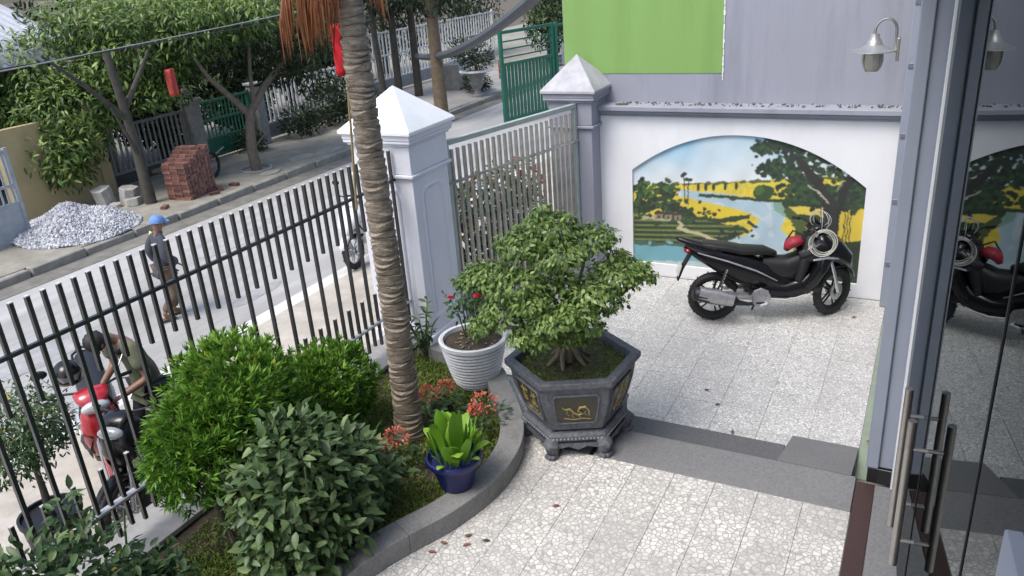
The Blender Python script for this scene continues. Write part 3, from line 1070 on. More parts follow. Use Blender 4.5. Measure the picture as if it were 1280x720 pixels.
vstrip('frame_post', 5.196, .034, -.06, .014, M['alu'])
MB().box(dx_(.3), dx_(5.08), -.05, .03, 3.40, 3.46).build('head_rail', M['alu_dark'], door, bevel=0.003)
leafs = [(5.158, 3.96), (3.945, 2.64), (2.62, .35)]
for a, b_ in leafs:
    MB().box(dx_(b_), dx_(a), -.012, .0, .012, 3.395).build('glass_pane', M['glass'], door, smooth=0)
for x in (3.952, 2.63):
    MB().box(dx_(x) - .007, dx_(x) + .007, -.014, .004, .012, 3.395).build('rubber_seal', M['rubber'], door, smooth=0)
for x in (4.12, 3.80):
    h_ = MB().tube([(dx_(x), .085, .50), (dx_(x), .085, 1.38)], .021, 12).build('handle', M['steel'], door)
    for z in (.66, 1.22):
        MB().tube([(dx_(x), .002, z), (dx_(x), .083, z)], .011, 8).build('post', M['steel'], h_)
# the wall pier next to the door, close under the camera
pier = thing('wall_pier', fac(1.9, -.1, .3), 'pale grey blue wall pier at the near edge of the glass door', 'pier', FA)
MB().box(-1.6, .12, -.15, .14, .002, 2.15).build('shaft', M['house_paint'], pier, bevel=0.006)

# swan-neck wall lamp beyond the column
lamp = thing('wall_lamp', (6.45, .215, 3.08), 'grey metal swan neck wall lamp with glass jar shade', 'lamp')
sp = thing
MB().box(-.03, .03, .03, .05, -.06, .10).build('wall_plate', M['steel'], lamp, bevel=0.004)
arm = [(0, .05, .0), (0, .06, .12)] + [(0, .13 - .07 * math.cos(a), .15 + .08 * math.sin(a)) for a in [PI * i / 10 for i in range(11)]] + [(0, .2, .12)]
MB().tube(arm, .010, 8).build('arm', M['steel'], lamp)
MB().lathe([(.0, .13), (.03, .13), (.035, .10), (.05, .08), (.06, .055), (.105, .03), (.15, .015), (.152, .008), (.10, .02), (.05, .03), (0, .03)], 24, (0, .2, 0)).build('shade', mat('lamp_metal', (.38, .38, .37), .4, metal=.6, var=.15), lamp)
jar = mat('lamp_glass_jar', (.42, .40, .33), .25, var=.08, coat=.5)
MB().lathe([(.062, .02), (.072, -.02), (.074, -.06), (.065, -.10), (.045, -.13), (.0, -.14)], 20, (0, .2, 0)).build('glass_jar', jar, lamp)
for k in range(4):
    a = PI / 4 + k * PI / 2
    MB().tube([(.075 * math.cos(a), .2 + .075 * math.sin(a), .02), (.077 * math.cos(a), .2 + .077 * math.sin(a), -.06), (.05 * math.cos(a), .2 + .05 * math.sin(a), -.13)], .004, 5).build('cage_bar', M['steel'], lamp)

# ------------------------------------------------------------------ plants and pots in the garden
LM = {}
LM['podo'] = leaf_mat('fine_needle_leaf', (0.034, 0.095, 0.012), (0.098, 0.225, 0.024), (0.25, 0.43, 0.06), 0.4, 0.25, old=(.36, .29, .06))
LM['broad'] = leaf_mat('dull_broad_leaf', (0.030, 0.060, 0.022), (0.075, 0.13, 0.046), (0.18, 0.25, 0.10), 0.42, 0.18, old=(.36, .29, .06))
LM['low'] = leaf_mat('low_shrub_leaf', (0.022, 0.048, 0.018), (0.052, 0.10, 0.036), (0.13, 0.20, 0.07), 0.42, 0.2, old=(.36, .29, .06))
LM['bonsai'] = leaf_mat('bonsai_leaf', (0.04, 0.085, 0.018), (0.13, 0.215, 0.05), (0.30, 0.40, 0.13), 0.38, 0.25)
LM['rose'] = leaf_mat('rose_leaf', (0.03, 0.075, 0.025), (0.07, 0.14, 0.045), (0.15, 0.24, 0.09), 0.5, 0.25)
LM['lime'] = leaf_mat('lime_paddle_leaf', (0.08, 0.20, 0.015), (0.16, 0.34, 0.03), (0.28, 0.48, 0.06), 0.38, 0.3)
LM['grass'] = leaf_mat('moss_blade', (0.05, 0.095, 0.014), (0.13, 0.20, 0.034), (0.25, 0.29, 0.07), 0.7, 0.2)
LM['mango'] = leaf_mat('mango_leaf', (0.012, 0.030, 0.008), (0.075, 0.14, 0.03), (0.26, 0.35, 0.095), 0.4, 0.25)
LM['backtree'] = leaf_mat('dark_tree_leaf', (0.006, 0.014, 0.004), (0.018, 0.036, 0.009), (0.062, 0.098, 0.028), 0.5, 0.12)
LM['red'] = leaf_mat('ixora_petal', (0.52, 0.09, 0.06), (0.74, 0.20, 0.13), (0.82, 0.42, 0.30), 0.5, 0.3)
LM['dry'] = leaf_mat('dry_palm_leaflet', (0.10, 0.035, 0.012), (0.26, 0.085, 0.03), (0.42, 0.20, 0.09), 0.6, 0.25)
LM['palm'] = leaf_mat('palm_leaflet', (0.025, 0.06, 0.015), (0.06, 0.13, 0.03), (0.14, 0.22, 0.06), 0.4, 0.25)
M['bark'] = mat('grey_brown_bark', (0.13, 0.11, 0.085), 0.9, var=0.3, vscale=10, bump=0.7, bscale=30)
M['bark_dark'] = mat('dark_bark', (0.06, 0.055, 0.045), 0.9, var=0.35, vscale=8, bump=0.7, bscale=25)
M['bark_bonsai'] = mat('bonsai_bark', (0.20, 0.16, 0.11), 0.85, var=0.25, vscale=14, bump=0.5, bscale=40)
M['stem'] = mat('green_stem', (0.07, 0.10, 0.035), 0.7, var=0.2)
M['pot_stone'] = mat('carved_blue_grey_stone', (0.085, 0.092, 0.105), 0.6, var=0.45, vscale=38, bump=0.6, bscale=55, dirt=(0.17, 0.175, 0.18), dirt_amt=0.4, dscale=14)
M['pot_panel'] = mat('dark_olive_panel', (0.030, 0.028, 0.016), 0.3, var=0.3, vscale=10)
M['gold'] = mat('worn_gold_relief', (0.36, 0.28, 0.12), 0.5, metal=0.5, var=0.25, vscale=30)
M['pot_white'] = mat('white_glazed_pot', (0.66, 0.68, 0.70), 0.3, var=0.05, vscale=8, coat=0.3, dirt=(0.45, 0.45, 0.43), dirt_amt=0.3, dscale=4)
M['pot_blue'] = mat('cobalt_blue_plastic', (0.010, 0.013, 0.085), 0.35, var=0.15, vscale=8)


def at_px(px, py, depth):
    return CAM + (FWD + RIGHT * ((px - 640) / FPX) + DOWN * ((py - 360) / FPX)) * depth


def local(pts, o):
    return np.asarray(pts) - np.array(o)


# --- fine-leaved clipped bushes
def needle_bush(base, clumps, n, label, stems):
    t = thing('clipped_bush', base, label, 'bush', group='clipped fine-leaved bushes by the fence')
    P_, D_ = clump_points(clumps, n, 0.80, -0.75)
    k = 9
    pos = np.repeat(P_, k, 0)
    out = np.repeat(D_, k, 0)
    rnd = sphere_dirs(len(pos))
    d = out * 0.75 + rnd * 0.75 + np.array([0, 0, .25])
    nrm = np.cross(d, rnd) + out * 0.8
    shade = np.repeat(NPR.uniform(-.2, .2, len(P_)), k)
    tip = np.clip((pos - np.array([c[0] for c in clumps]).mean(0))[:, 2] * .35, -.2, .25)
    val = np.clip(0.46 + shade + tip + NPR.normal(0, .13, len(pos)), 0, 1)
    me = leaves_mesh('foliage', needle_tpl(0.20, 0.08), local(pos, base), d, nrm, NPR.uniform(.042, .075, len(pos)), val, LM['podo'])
    link('foliage', me, t)
    for a in stems:
        MB().tube([Vector(a[0]) - Vector(base), Vector(a[1]) - Vector(base)], [.025, .012], 7).build('stem', M['bark'], t)
    return t


needle_bush((2.95, 3.85, .33), [((3.16, 3.86, 1.38), (.38, .36, .38)), ((2.82, 3.84, 1.16), (.32, .32, .38)), ((3.0, 3.80, 1.08), (.34, .26, .28)), ((3.34, 3.85, 1.14), (.28, .28, .34))], 3800,
            'large rounded fine-leaved bright green bush against the bar fence', [((2.95, 3.85, .3), (3.1, 3.85, 1.2)), ((2.92, 3.84, .3), (2.78, 3.84, 1.0)), ((3.0, 3.85, .3), (3.2, 3.86, 1.0))])
needle_bush((4.10, 4.0, .33), [((4.02, 3.98, .86), (.34, .30, .36)), ((4.34, 4.02, .80), (.30, .28, .34)), ((3.78, 3.95, .80), (.25, .25, .36))], 2200,
            'smaller low fine-leaved bush beside the palm trunk', [((4.1, 4.0, .3), (4.05, 3.98, .8)), ((4.12, 4.0, .3), (4.3, 4.0, .75))])

# --- broad-leaved bush: the leaves that show largest are parts, the inner ones one mass
LEAF_B = leaf_tpl(0.46, 0.16, 0.22, 4)


def broad_bush(name, base, clumps, n_parts, n_rest, size, lm, label, cat, stems, seedcol=(0.25, 0.85)):
    t = thing(name, base, label, cat)
    P_, D_ = clump_points(clumps, n_rest, 0.35, -0.8)
    d = D_ * .8 + jit(len(P_), .5) + np.array([0, 0, -.05])
    nr = D_ * .6 + np.array([0, 0, .9]) + jit(len(P_), .35)
    val = np.clip(NPR.normal(.42, .2, len(P_)), 0, 1)
    me = leaves_mesh('foliage', LEAF_B, local(P_, base), d, nr, NPR.uniform(size * .65, size * 1.05, len(P_)), val, lm)
    o_ = link('foliage', me, t)
    o_['kind'] = 'stuff'
    if n_parts:
        protos = []
        for i in range(6):
            v = seedcol[0] + (seedcol[1] - seedcol[0]) * i / 5
            protos.append(leaves_mesh('leaf', leaf_tpl(0.42 + .03 * (i % 3), .12 + .03 * (i % 2), .15 + .05 * (i % 3), 4), [(0, 0, 0)], [(1, 0, 0)], [(0, 0, 1)], [1.0], [v], lm))
        P2, D2 = clump_points(clumps, n_parts * 3, 0.93, -0.5)
        tocam = np.array(CAM) - P2
        tocam /= np.linalg.norm(tocam, axis=1, keepdims=True)
        ok = np.argsort(-(D2 * tocam).sum(1))[:n_parts * 2]
        NPR.shuffle(ok)
        for i in ok[:n_parts]:
            out = Vector(D2[i])
            dd = (out * .7 + Vector(NPR.normal(0, .55, 3)) + Vector((0, 0, -.1))).normalized()
            nn = (out * .5 + Vector((0, 0, 1)) + Vector(NPR.normal(0, .3, 3)))
            yv = nn.cross(dd).normalized()
            zv = dd.cross(yv)
            s = size * NPR.uniform(.75, 1.15)
            ob = bpy.data.objects.new('leaf', protos[NPR.integers(6)])
            COL.objects.link(ob)
            ob.parent = t
            p = Vector(P2[i]) - Vector(base)
            ob.matrix_local = Matrix(((dd.x * s, yv.x * s, zv.x * s, p.x), (dd.y * s, yv.y * s, zv.y * s, p.y), (dd.z * s, yv.z * s, zv.z * s, p.z), (0, 0, 0, 1)))
    for a in stems:
        MB().tube([Vector(q) - Vector(base) for q in a], [.012, .009, .005][:len(a)], 6).build('stem', M['stem'], t)
    return t


bcl = [((2.98, 3.24, 1.12), (.30, .30, .34)), ((2.74, 3.24, .98), (.22, .26, .30)), ((3.26, 3.22, .90), (.32, .30, .32)), ((3.02, 3.12, .66), (.40, .26, .30)), ((3.50, 3.18, .64), (.28, .22, .24)), ((2.66, 3.16, .66), (.20, .22, .26))]
broad_bush('broad_leaf_bush', (2.95, 3.22, .33), bcl, 295, 2600, 0.098, LM['broad'], 'dull green broad-leaved bush spilling over the planter kerb', 'bush',
           [[(2.95, 3.22, .3), (2.9 + .25 * math.cos(a), 3.22 + .2 * math.sin(a), .8), (2.9 + .4 * math.cos(a), 3.22 + .3 * math.sin(a), 1.3)] for a in (0, 1.1, 2.2, 3.3, 4.4, 5.5)])
lcl = [((1.88, 3.72, .98), (.28, .28, .30)), ((1.62, 3.75, 1.02), (.30, .3, .34)), ((2.10, 3.60, .74), (.26, .26, .24)), ((1.85, 3.55, .70), (.36, .3, .28)), ((2.0, 3.98, 1.20), (.10, .10, .20))]
broad_bush('leafy_shrub', (1.9, 3.7, .33), lcl, 120, 1700, 0.085, LM['low'], 'dark small-leaved shrub at the foot of the fence in the planter corner', 'shrub',
           [[(1.9, 3.7, .3), (1.9 + .2 * math.cos(a), 3.7 + .15 * math.sin(a), .8), (1.9 + .3 * math.cos(a), 3.7 + .2 * math.sin(a), 1.2)] for a in (0.3, 1.8, 3.2, 4.6)])

# --- palm: ringed trunk, crown above the picture, dry fronds hanging into it
pb = Vector((4.50, 3.50, .33))
palm = thing('palm_tree', pb, 'tall palm with ringed grey brown trunk and dry orange fronds', 'palm tree')
rings, H = [], 5.2
n_ = 20
steps_ = 620
for i in range(steps_ + 1):
    z = H * i / steps_
    ph = (z * 16.0 + .8 * math.sin(z * 4.3) + .35 * math.sin(z * 11) + .2 * math.sin(z * 29)) % 1.0
    rr = .102 - .018 * min(1, z / 3.2) + .028 * math.exp(-z * 7)
    lip = .011 * (ph ** 1.6) - .010 * (1 if ph < .14 else 0)
    cx, cy = -.12 * (z / 4) ** 1.2 + .015 * math.sin(z * 1.7), -.10 * (z / 4)
    rings.append([(cx + (rr + lip * (1 + .35 * math.sin(3 * a + z * 11))) * math.cos(a), cy + (rr + lip * (1 + .35 * math.sin(2 * a - z * 7))) * math.sin(a), z + .02 * math.sin(2 * a + 5 * math.floor(z * 17)) * ph) for a in [2 * PI * k / n_ for k in range(n_)]])
trm = mat('palm_trunk', (0.27, 0.225, 0.17), 0.9, var=0.5, vscale=11, bump=1.0, bscale=40, dirt=(0.085, 0.072, 0.06), dirt_amt=0.8, dscale=9, stretch=(1, 1, 3.2))
MB().rings(rings).build('trunk', trm, palm, smooth=50)


def frond(base, az, el, length, droop, lm, nleaf, llen, wid, parent, name, hang=0.0):
    pts = []
    p = Vector(base)
    e = el
    for i in range(13):
        pts.append(p.copy())
        d = Vector((math.cos(az) * math.cos(e), math.sin(az) * math.cos(e), math.sin(e)))
        p = p + d * (length / 12)
        e -= droop / 12
        e = max(e, -1.45)
    f = MB().tube(pts, [.022 * (1 - .85 * i / 12) for i in range(13)], 6).build(name, M['stem'] if lm is LM['palm'] else M['bark_dry'], parent)
    pos, di, nr = [], [], []
    for i in range(nleaf):
        t_ = .12 + .86 * i / nleaf
        q = t_ * 12
        a = int(min(q, 11))
        P0 = pts[a].lerp(pts[a + 1], q - a)
        T = (pts[a + 1] - pts[a]).normalized()
        sd = T.cross(Vector((0, 0, 1)))
        if sd.length < .1:
            sd = Vector((-math.sin(az), math.cos(az), 0))
        sd.normalize()
        for s in (-1, 1):
            dd = T * .6 + sd * s * .8 + Vector((0, 0, -.25 - hang)) + Vector(NPR.normal(0, .12, 3))
            pos.append(P0)
            di.append(dd)
            nr.append(Vector((0, 0, 1)) + sd * .3 * s)
    n2 = len(pos)
    me = leaves_mesh('leaflets', needle_tpl(wid, .25), np.array(pos), np.array(di), np.array(nr), NPR.uniform(llen * .7, llen, n2) * 1.0, np.clip(NPR.normal(.5, .25, n2), 0, 1), lm)
    link('leaflets', me, f)
    return f


M['bark_dry'] = mat('dry_stalk', (0.24, 0.12, 0.06), 0.8, var=0.3, vscale=8)
crown = (-.25, -.12, 5.1)
for i in range(9):
    frond(crown, 2 * PI * i / 9 + .2, .75 - .15 * (i % 3), 1.9, 1.6, LM['palm'], 34, .5, .09, palm, 'frond')
for (az, L_, el, dr) in ((2.05, .50, -.45, .9), (2.6, .42, -.55, .8), (1.6, .40, -.55, .8), (2.25, .58, -.25, 1.0), (3.0, .36, -.5, .9), (-1.0, .26, -.35, .9)):
    frond((-.11, -.09, 3.80), az, el, L_, dr, LM['dry'], 44, .46, .026, palm, 'dry_frond', hang=1.3)

# --- hexagonal stone pot with bonsai
HX, HY = 5.08, 2.27
pot = thing('bonsai_pot', (HX, HY, .30), 'hexagonal carved blue grey stone pot on lion feet', 'pot', math.radians(-4))
body = MB().lathe([(.355, .215), (.385, .235), (.405, .30), (.445, .40), (.475, .50), (.49, .60), (.495, .63), (.525, .645), (.535, .66), (.535, .70), (.455, .70), (.45, .60), (.30, .58)], 6)
body.build('body', M['pot_stone'], pot, smooth=25, bevel=0.006)
MB().lathe([(.30, .135), (.40, .135), (.425, .15), (.425, .19), (.40, .212), (.33, .214), (.30, .21)], 6).build('base_ring', M['pot_stone'], pot, smooth=25, bevel=0.006)
soil_m = mat('mossy_pot_soil', (0.075, 0.07, 0.03), 0.95, var=0.5, vscale=22, bump=0.8, bscale=70)
vs, fs = [(0, 0, .655)], []
for r in range(1, 9):
    for k in range(24):
        a = 2 * PI * k / 24
        hexr = .452 * math.cos(PI / 6) / math.cos((a % (PI / 3)) - PI / 6)
        vs.append((hexr * r / 8 * math.cos(a), hexr * r / 8 * math.sin(a), .655 - .03 * (r / 8) ** 2 + RNG.uniform(-.008, .008)))
for k in range(24):
    fs.append((0, 1 + k, 1 + (k + 1) % 24))
for r in range(7):
    for k in range(24):
        a, b_ = 1 + r * 24 + k, 1 + r * 24 + (k + 1) % 24
        fs.append((a, a + 24, b_ + 24, b_))
MB().add(vs, fs).build('soil', soil_m, pot, smooth=70)
prof = [(.405, .30), (.445, .40), (.475, .50), (.49, .60)]


def side_pt(k, u, v, off):
    """point on side k of the pot, u -1..1 across, v 0..1 up"""
    z = .30 + .30 * v
    for (r0, z0), (r1, z1) in zip(prof[:-1], prof[1:]):
        if z <= z1 + 1e-6:
            r = r0 + (r1 - r0) * (z - z0) / (z1 - z0)
            break
    a = math.radians(30 + 60 * k)
    n2 = Vector((math.cos(a), math.sin(a), -.35)).normalized()
    tg = Vector((-math.sin(a), math.cos(a), 0))
    return Vector((math.cos(a), math.sin(a), 0)) * (r * math.cos(PI / 6)) + tg * (u * r * .5) + Vector((0, 0, z)) + n2 * off


for k in range(6):
    us = [-.68, -.60, -.3, 0, .3, .60, .68]
    vs, fs = [], []
    vv = [.05, .10, .30, .50, .70, .86, .92]
    for j, v in enumerate(vv):
        for i, u in enumerate(us):
            if j in (0, 6):
                u *= .9
            vs.append(side_pt(k, u, v, .005))
    for j in range(6):
        for i in range(6):
            a = j * 7 + i
            fs.append((a, a + 1, a + 8, a + 7))
    pn = MB().add(vs, fs).build('panel', M['pot_panel'], pot, smooth=40)
    # raised frame round the panel
    loop = [(-.70, .10), (-.62, .03), (.62, .03), (.70, .10), (.70, .88), (.62, .94), (-.62, .94), (-.70, .88)]
    pts = []
    for i in range(8):
        a, b_ = loop[i], loop[(i + 1) % 8]
        for t_ in (0, .25, .5, .75):
            pts.append(side_pt(k, a[0] + (b_[0] - a[0]) * t_, a[1] + (b_[1] - a[1]) * t_, .006))
    pts.append(pts[0])
    MB().tube(pts, .010, 6, cap=False).build('panel_frame', M['pot_stone'], pot)
    if k in (3, 5, 1):
        # coiled gold beast
        def cur(pts_, w):
            q = [side_pt(k, -x_, y_, .007) for x_, y_ in pts_]
            return q, w
        gm = MB()
        c1 = [(-.42, .30), (-.40, .48), (-.28, .60), (-.10, .58), (-.05, .46), (-.18, .38), (-.05, .34), (.10, .42), (.22, .54), (.38, .52), (.46, .60)]
        gm.tube([side_pt(k, -x_, y_, .008) for x_, y_ in c1], [.005, .008, .010, .011, .010, .010, .010, .010, .009, .007, .004], 6)
        for (x_, y_) in ((-.30, .38), (-.12, .28), (.12, .30), (.30, .40)):
            gm.tube([side_pt(k, -x_, y_ + .08, .007), side_pt(k, -x_ - .04, y_, .007), side_pt(k, -x_ + .04, y_ - .08, .007)], .0045, 5)
        gm.tube([side_pt(k, -x_, y_, .007) for x_, y_ in ((-.50, .16), (-.2, .20), (.1, .16), (.45, .22))], .005, 5)
        gm.build('gold_emblem', M['gold'], pn)
    else:
        gm = MB()
        rr = random.Random(5 + k)
        for (cx, cy) in ((-.28, .76), (-.28, .50), (-.28, .24), (.22, .76), (.22, .50), (.22, .24)):
            # brush-like strokes of written characters
            for st_ in range(5):
                x0, y0 = cx + rr.uniform(-.16, .16), cy + rr.uniform(-.09, .09)
                dx, dy = ((.24, rr.uniform(-.02, .03)) if st_ % 2 else (rr.uniform(-.06, .06), .16))
                gm.tube([side_pt(k, -(x0 - dx / 2), y0 - dy / 2, .007), side_pt(k, -(x0 + dx / 2), y0 + dy / 2, .007)], [.006, .003], 5)
        gm.build('gold_writing', M['gold'], pn)
bead = MB().ell((0, 0, 0), (.008, .008, .008), 8, 6).mesh('bead', mat('pale_bead', (.26, .27, .28), .5))
for k in range(6):
    a0, a1 = math.radians(60 * k), math.radians(60 * k + 60)
    for i in range(1, 15):
        p = Vector((math.cos(a0), math.sin(a0), 0)).lerp(Vector((math.cos(a1), math.sin(a1), 0)), i / 15) * .428
        if k in (2, 3, 4):
            link('bead', bead, pot, (p.x, p.y, .17))
for k in range(6):
    a = math.radians(60 * k)
    e = Vector((math.cos(a), math.sin(a), 0))
    ft = MB().tube([e * .37 + Vector((0, 0, .15)), e * .41 + Vector((0, 0, .11)), e * .40 + Vector((0, 0, .065)), e * .385 + Vector((0, 0, .03)), e * .41 + Vector((0, 0, .001))], [.056, .064, .05, .046, .056], 10)
    for s in (-1, 0, 1):
        tdir = e * math.cos(s * .6) + Vector((-e.y, e.x, 0)) * math.sin(s * .6)
        c = e * .395 + tdir * .05 + Vector((0, 0, .02))
        ft.ell(c, (.022, .022, .02), 8, 6)
    ft.ell(e * .45 + Vector((0, 0, .115)), (.03, .03, .028), 8, 6)
    ft.build('foot', M['pot_stone'], pot)
    a2 = math.radians(60 * k + 30)
    n2 = Vector((math.cos(a2), math.sin(a2), 0))
    tg = Vector((-n2.y, n2.x, 0))
    c = n2 * .355
    q = [(-.17, .136), (-.15, .09), (-.07, .105), (0, .075), (.07, .105), (.15, .09), (.17, .136)]
    vs = [c + tg * u + Vector((0, 0, z)) for u, z in q] + [c + n2 * .02 + tg * u + Vector((0, 0, z)) for u, z in q]
    fs = [tuple(range(6, -1, -1)), tuple(range(7, 14))] + [(i, i + 1, i + 8, i + 7) for i in range(6)]
    MB().add(vs, fs).build('apron', M['pot_stone'], pot, smooth=0)

bon = thing('bonsai_tree', (HX, HY, .95), 'spreading bonsai tree with tiered leaf pads in the hexagonal pot', 'bonsai')
bo = Vector((HX, HY, .95))
roots = MB()
fork = Vector((HX - .02, HY + .03, 1.16))
for i in range(9):
    a = 2 * PI * i / 9 + RNG.uniform(-.3, .3)
    r = RNG.uniform(.12, .22)
    e = Vector((HX + r * math.cos(a), HY + r * math.sin(a) + .02, .935))
    mid = fork.lerp(e, .5) + Vector((RNG.uniform(-.02, .02), RNG.uniform(-.02, .02), -.03))
    roots.tube([e - bo + Vector((.03 * math.cos(a), .03 * math.sin(a), -.02)), e - bo, mid - bo, fork - bo + Vector((0, 0, .04))], [.008, .014, .022, .032], 7)
roots.tube([fork - bo - Vector((0, 0, .2)), fork - bo + Vector((0, 0, .05)), Vector((.0, .02, .36)), Vector((.02, .03, .55))], [.06, .055, .045, .03], 9)
pads = [(685, 283, 48, 20, 0.0), (736, 298, 40, 20, .12), (652, 306, 42, 22, -.1), (698, 318, 46, 18, -.22), (676, 262, 14, 8, 0), (608, 344, 40, 17, .06), (646, 354, 44, 20, -.25),
        (768, 345, 44, 22, 0), (795, 336, 22, 14, .05), (742, 366, 32, 14, -.3), (632, 388, 40, 22, -.12), (694, 398, 40, 15, -.34), (752, 376, 34, 20, -.15), (676, 418, 36, 15, -.2), (716, 420, 26, 12, -.1),
        (602, 408, 22, 14, 0.02), (722, 388, 34, 14, -.34), (664, 376, 34, 14, -.32), (700, 352, 34, 13, -.1), (655, 420, 26, 12, -.25), (738, 408, 22, 11, -.25), (772, 322, 20, 12, .2), (580, 350, 16, 9, 0.05), (810, 345, 14, 9, 0.0)]
clumps = []
limb = MB()
for (px, py, rx, ry, dd) in pads:
    dep = 5.95 + dd
    c = at_px(px, py, dep)
    sc = dep / FPX
    clumps.append(((c.x, c.y, c.z), (rx * sc * .88, rx * sc * .8, ry * sc * .9)))
    st0 = Vector((0, .02, .3 + .2 * RNG.random()))
    e = c - bo
    md = st0.lerp(e, .55) + Vector((0, 0, -.05))
    limb.tube([st0, md, e - Vector((0, 0, ry * sc * .4))], [.024, .015, .006], 6)
roots.build('trunk', M['bark_bonsai'], bon, smooth=60)
limb.build('limbs', M['bark_bonsai'], bon, smooth=60)
P_, D_ = clump_points(clumps, 10500, 0.6, -0.55)
d = D_ * np.array([.7, .7, .2]) + jit(len(P_), .45) + np.array([0, 0, -.6])
nr = D_ + np.array([0, 0, .7]) + jit(len(P_), .3)
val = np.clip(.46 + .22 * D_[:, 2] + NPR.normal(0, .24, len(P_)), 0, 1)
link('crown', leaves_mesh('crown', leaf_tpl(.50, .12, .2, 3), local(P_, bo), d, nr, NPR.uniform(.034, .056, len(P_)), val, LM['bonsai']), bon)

# --- white pot with rose
WX, WY = 5.46, 3.40
wp = thing('white_pot', (WX, WY, .345), 'round white ribbed pot holding a rose by the gate pillar', 'pot')
prof_w = [(.16, 0)]
for i in range(11):
    z = .03 + .38 * i / 10
    r = .17 + .085 * (i / 10) ** .8
    prof_w += [(r - .004, z), (r + .012, z + .010), (r + .012, z + .024), (r - .002, z + .034)]
prof_w += [(.262, .455), (.278, .465), (.28, .505), (.265, .512), (.245, .505), (.24, .44), (.1, .43)]
MB().lathe(prof_w, 40).build('bowl', M['pot_white'], wp, smooth=28)
vs, fs = [(0, 0, .462)], []
for r in range(1, 6):
    for k in range(20):
        a = 2 * PI * k / 20
        vs.append((.243 * r / 5 * math.cos(a), .243 * r / 5 * math.sin(a), .455 + RNG.uniform(-.01, .012)))
for k in range(20):
    fs.append((0, 1 + k, 1 + (k + 1) % 20))
for r in range(4):
    for k in range(20):
        a, b_ = 1 + r * 20 + k, 1 + r * 20 + (k + 1) % 20
        fs.append((a, a + 20, b_ + 20, b_))
MB().add(vs, fs).build('soil', M['soil'], wp, smooth=70)
litter = MB()
for _ in range(60):
    a, r = RNG.uniform(0, 6.28), .22 * math.sqrt(RNG.random())
    s = RNG.uniform(.008, .022)
    litter.obox((r * math.cos(a), r * math.sin(a), .468), (s, s * .7, .006), (RNG.uniform(-.4, .4), RNG.uniform(-.4, .4), a))
o = litter.build('leaf_litter', mat('pale_leaf_litter', (.27, .22, .12), .9, var=.5, vscale=25), wp, smooth=0)
o['kind'] = 'stuff'
wp.scale = (1.1, 1.1, .9)
ro = thing('rose_bush', (WX, WY, .80), 'thin rose bush with two red blooms in the white pot', 'rose')
rb = Vector((WX, WY, .80))
tips = [at_px(598, 372, 6.85), at_px(563, 374, 6.9), at_px(588, 335, 6.85), at_px(575, 352, 6.95), at_px(612, 352, 6.95), at_px(610, 400, 6.7), at_px(600, 338, 7.0)]
pos, di, nr = [], [], []
stm = MB()
for tp_ in tips:
    e = tp_ - rb
    s0 = Vector((RNG.uniform(-.05, .05), RNG.uniform(-.05, .05), 0))
    md = s0.lerp(e, .5) + Vector((0, 0, .06))
    stm.tube([s0, md, e], [.007, .005, .003], 5)
    for i in range(34):
        t_ = .25 + .75 * RNG.random()
        p = (s0.lerp(md, t_ * 2) if t_ < .5 else md.lerp(e, t_ * 2 - 1))
        pos.append(p + Vector(NPR.normal(0, .035, 3)))
        di.append(NPR.normal(0, 1, 3) + np.array([0, 0, .1]))
        nr.append(NPR.normal(0, .4, 3) + np.array([0, 0, 1]))
stm.build('stems', M['stem'], ro)
link('foliage', leaves_mesh('foliage', leaf_tpl(.6, .08, .15, 3), np.array(pos), np.array(di), np.array(nr), NPR.uniform(.04, .07, len(pos)), np.clip(NPR.normal(.5, .2, len(pos)), 0, 1), LM['rose']), ro)
rosem = mat('rose_petal', (.62, .02, .05), .55, var=.25, vscale=20)
for tp_, s in ((tips[0], 1.0), (tips[1], .7)):
    fl = MB()
    c = tp_ - rb + Vector((0, 0, .01))
    for ring_, (k_, rr, tl) in enumerate(((5, .012, 1.2), (6, .026, .8), (7, .038, .4))):
        for k in range(k_):
            a = 2 * PI * k / k_ + ring_
            dvec = Vector((math.cos(a), math.sin(a), 0))
            sd = Vector((-math.sin(a), math.cos(a), 0))
            p0, p1 = c, c + dvec * rr * s + Vector((0, 0, .03 * tl * s))
            p2 = c + dvec * rr * 1.35 * s + Vector((0, 0, .026 * tl * s))
            fl.add([p0, p1 + sd * .018 * s, p2, p1 - sd * .018 * s], [(0, 1, 2, 3)])
    fl.build('bloom', rosem, ro)

# --- blue pot with paddle leaves
BX, BY = 3.93, 2.70
bp_ = thing('blue_pot', (BX, BY, .458), 'cobalt blue plastic pot standing on the granite kerb', 'pot')
MB().lathe([(.0, 0), (.115, 0), (.12, .01), (.165, .19), (.168, .195), (.172, .20), (.172, .205), (.198, .21), (.202, .22), (.198, .245), (.185, .25), (.16, .205), (.0, .20)], 32).build('bowl', M['pot_blue'], bp_, smooth=40)
pp = thing('paddle_leaf_plant', (BX, BY, .66), 'lime green plant of upright paddle leaves in the blue pot', 'plant')
prot = []
for i in range(5):
    vs, fs = [], []
    n2 = 7
    for j in range(n2 + 1):
        t_ = j / n2
        w = (.006 + .05 * math.sin(PI * min(1, max(0, (t_ - .18) / .86))) ** .8) if t_ > .18 else .006
        if j == n2:
            w = .004
        bend = (.02 + .035 * i) * t_ * t_
        zz = t_ * (.46 - .02 * i) - .03 * i * t_ ** 3
        vs += [(bend + .012, -w, zz), (bend, 0, zz), (bend + .012, w, zz)]
    for j in range(n2):
        a = j * 3
        fs += [(a, a + 1, a + 4, a + 3), (a + 1, a + 2, a + 5, a + 4)]
    me = MB().add(vs, fs).mesh('leaf', LM['lime'], 80)
    a_ = me.attributes.new('v', 'FLOAT', 'POINT')
    a_.data.foreach_set('value', [.25 + .15 * i] * len(vs))
    prot.append(me)
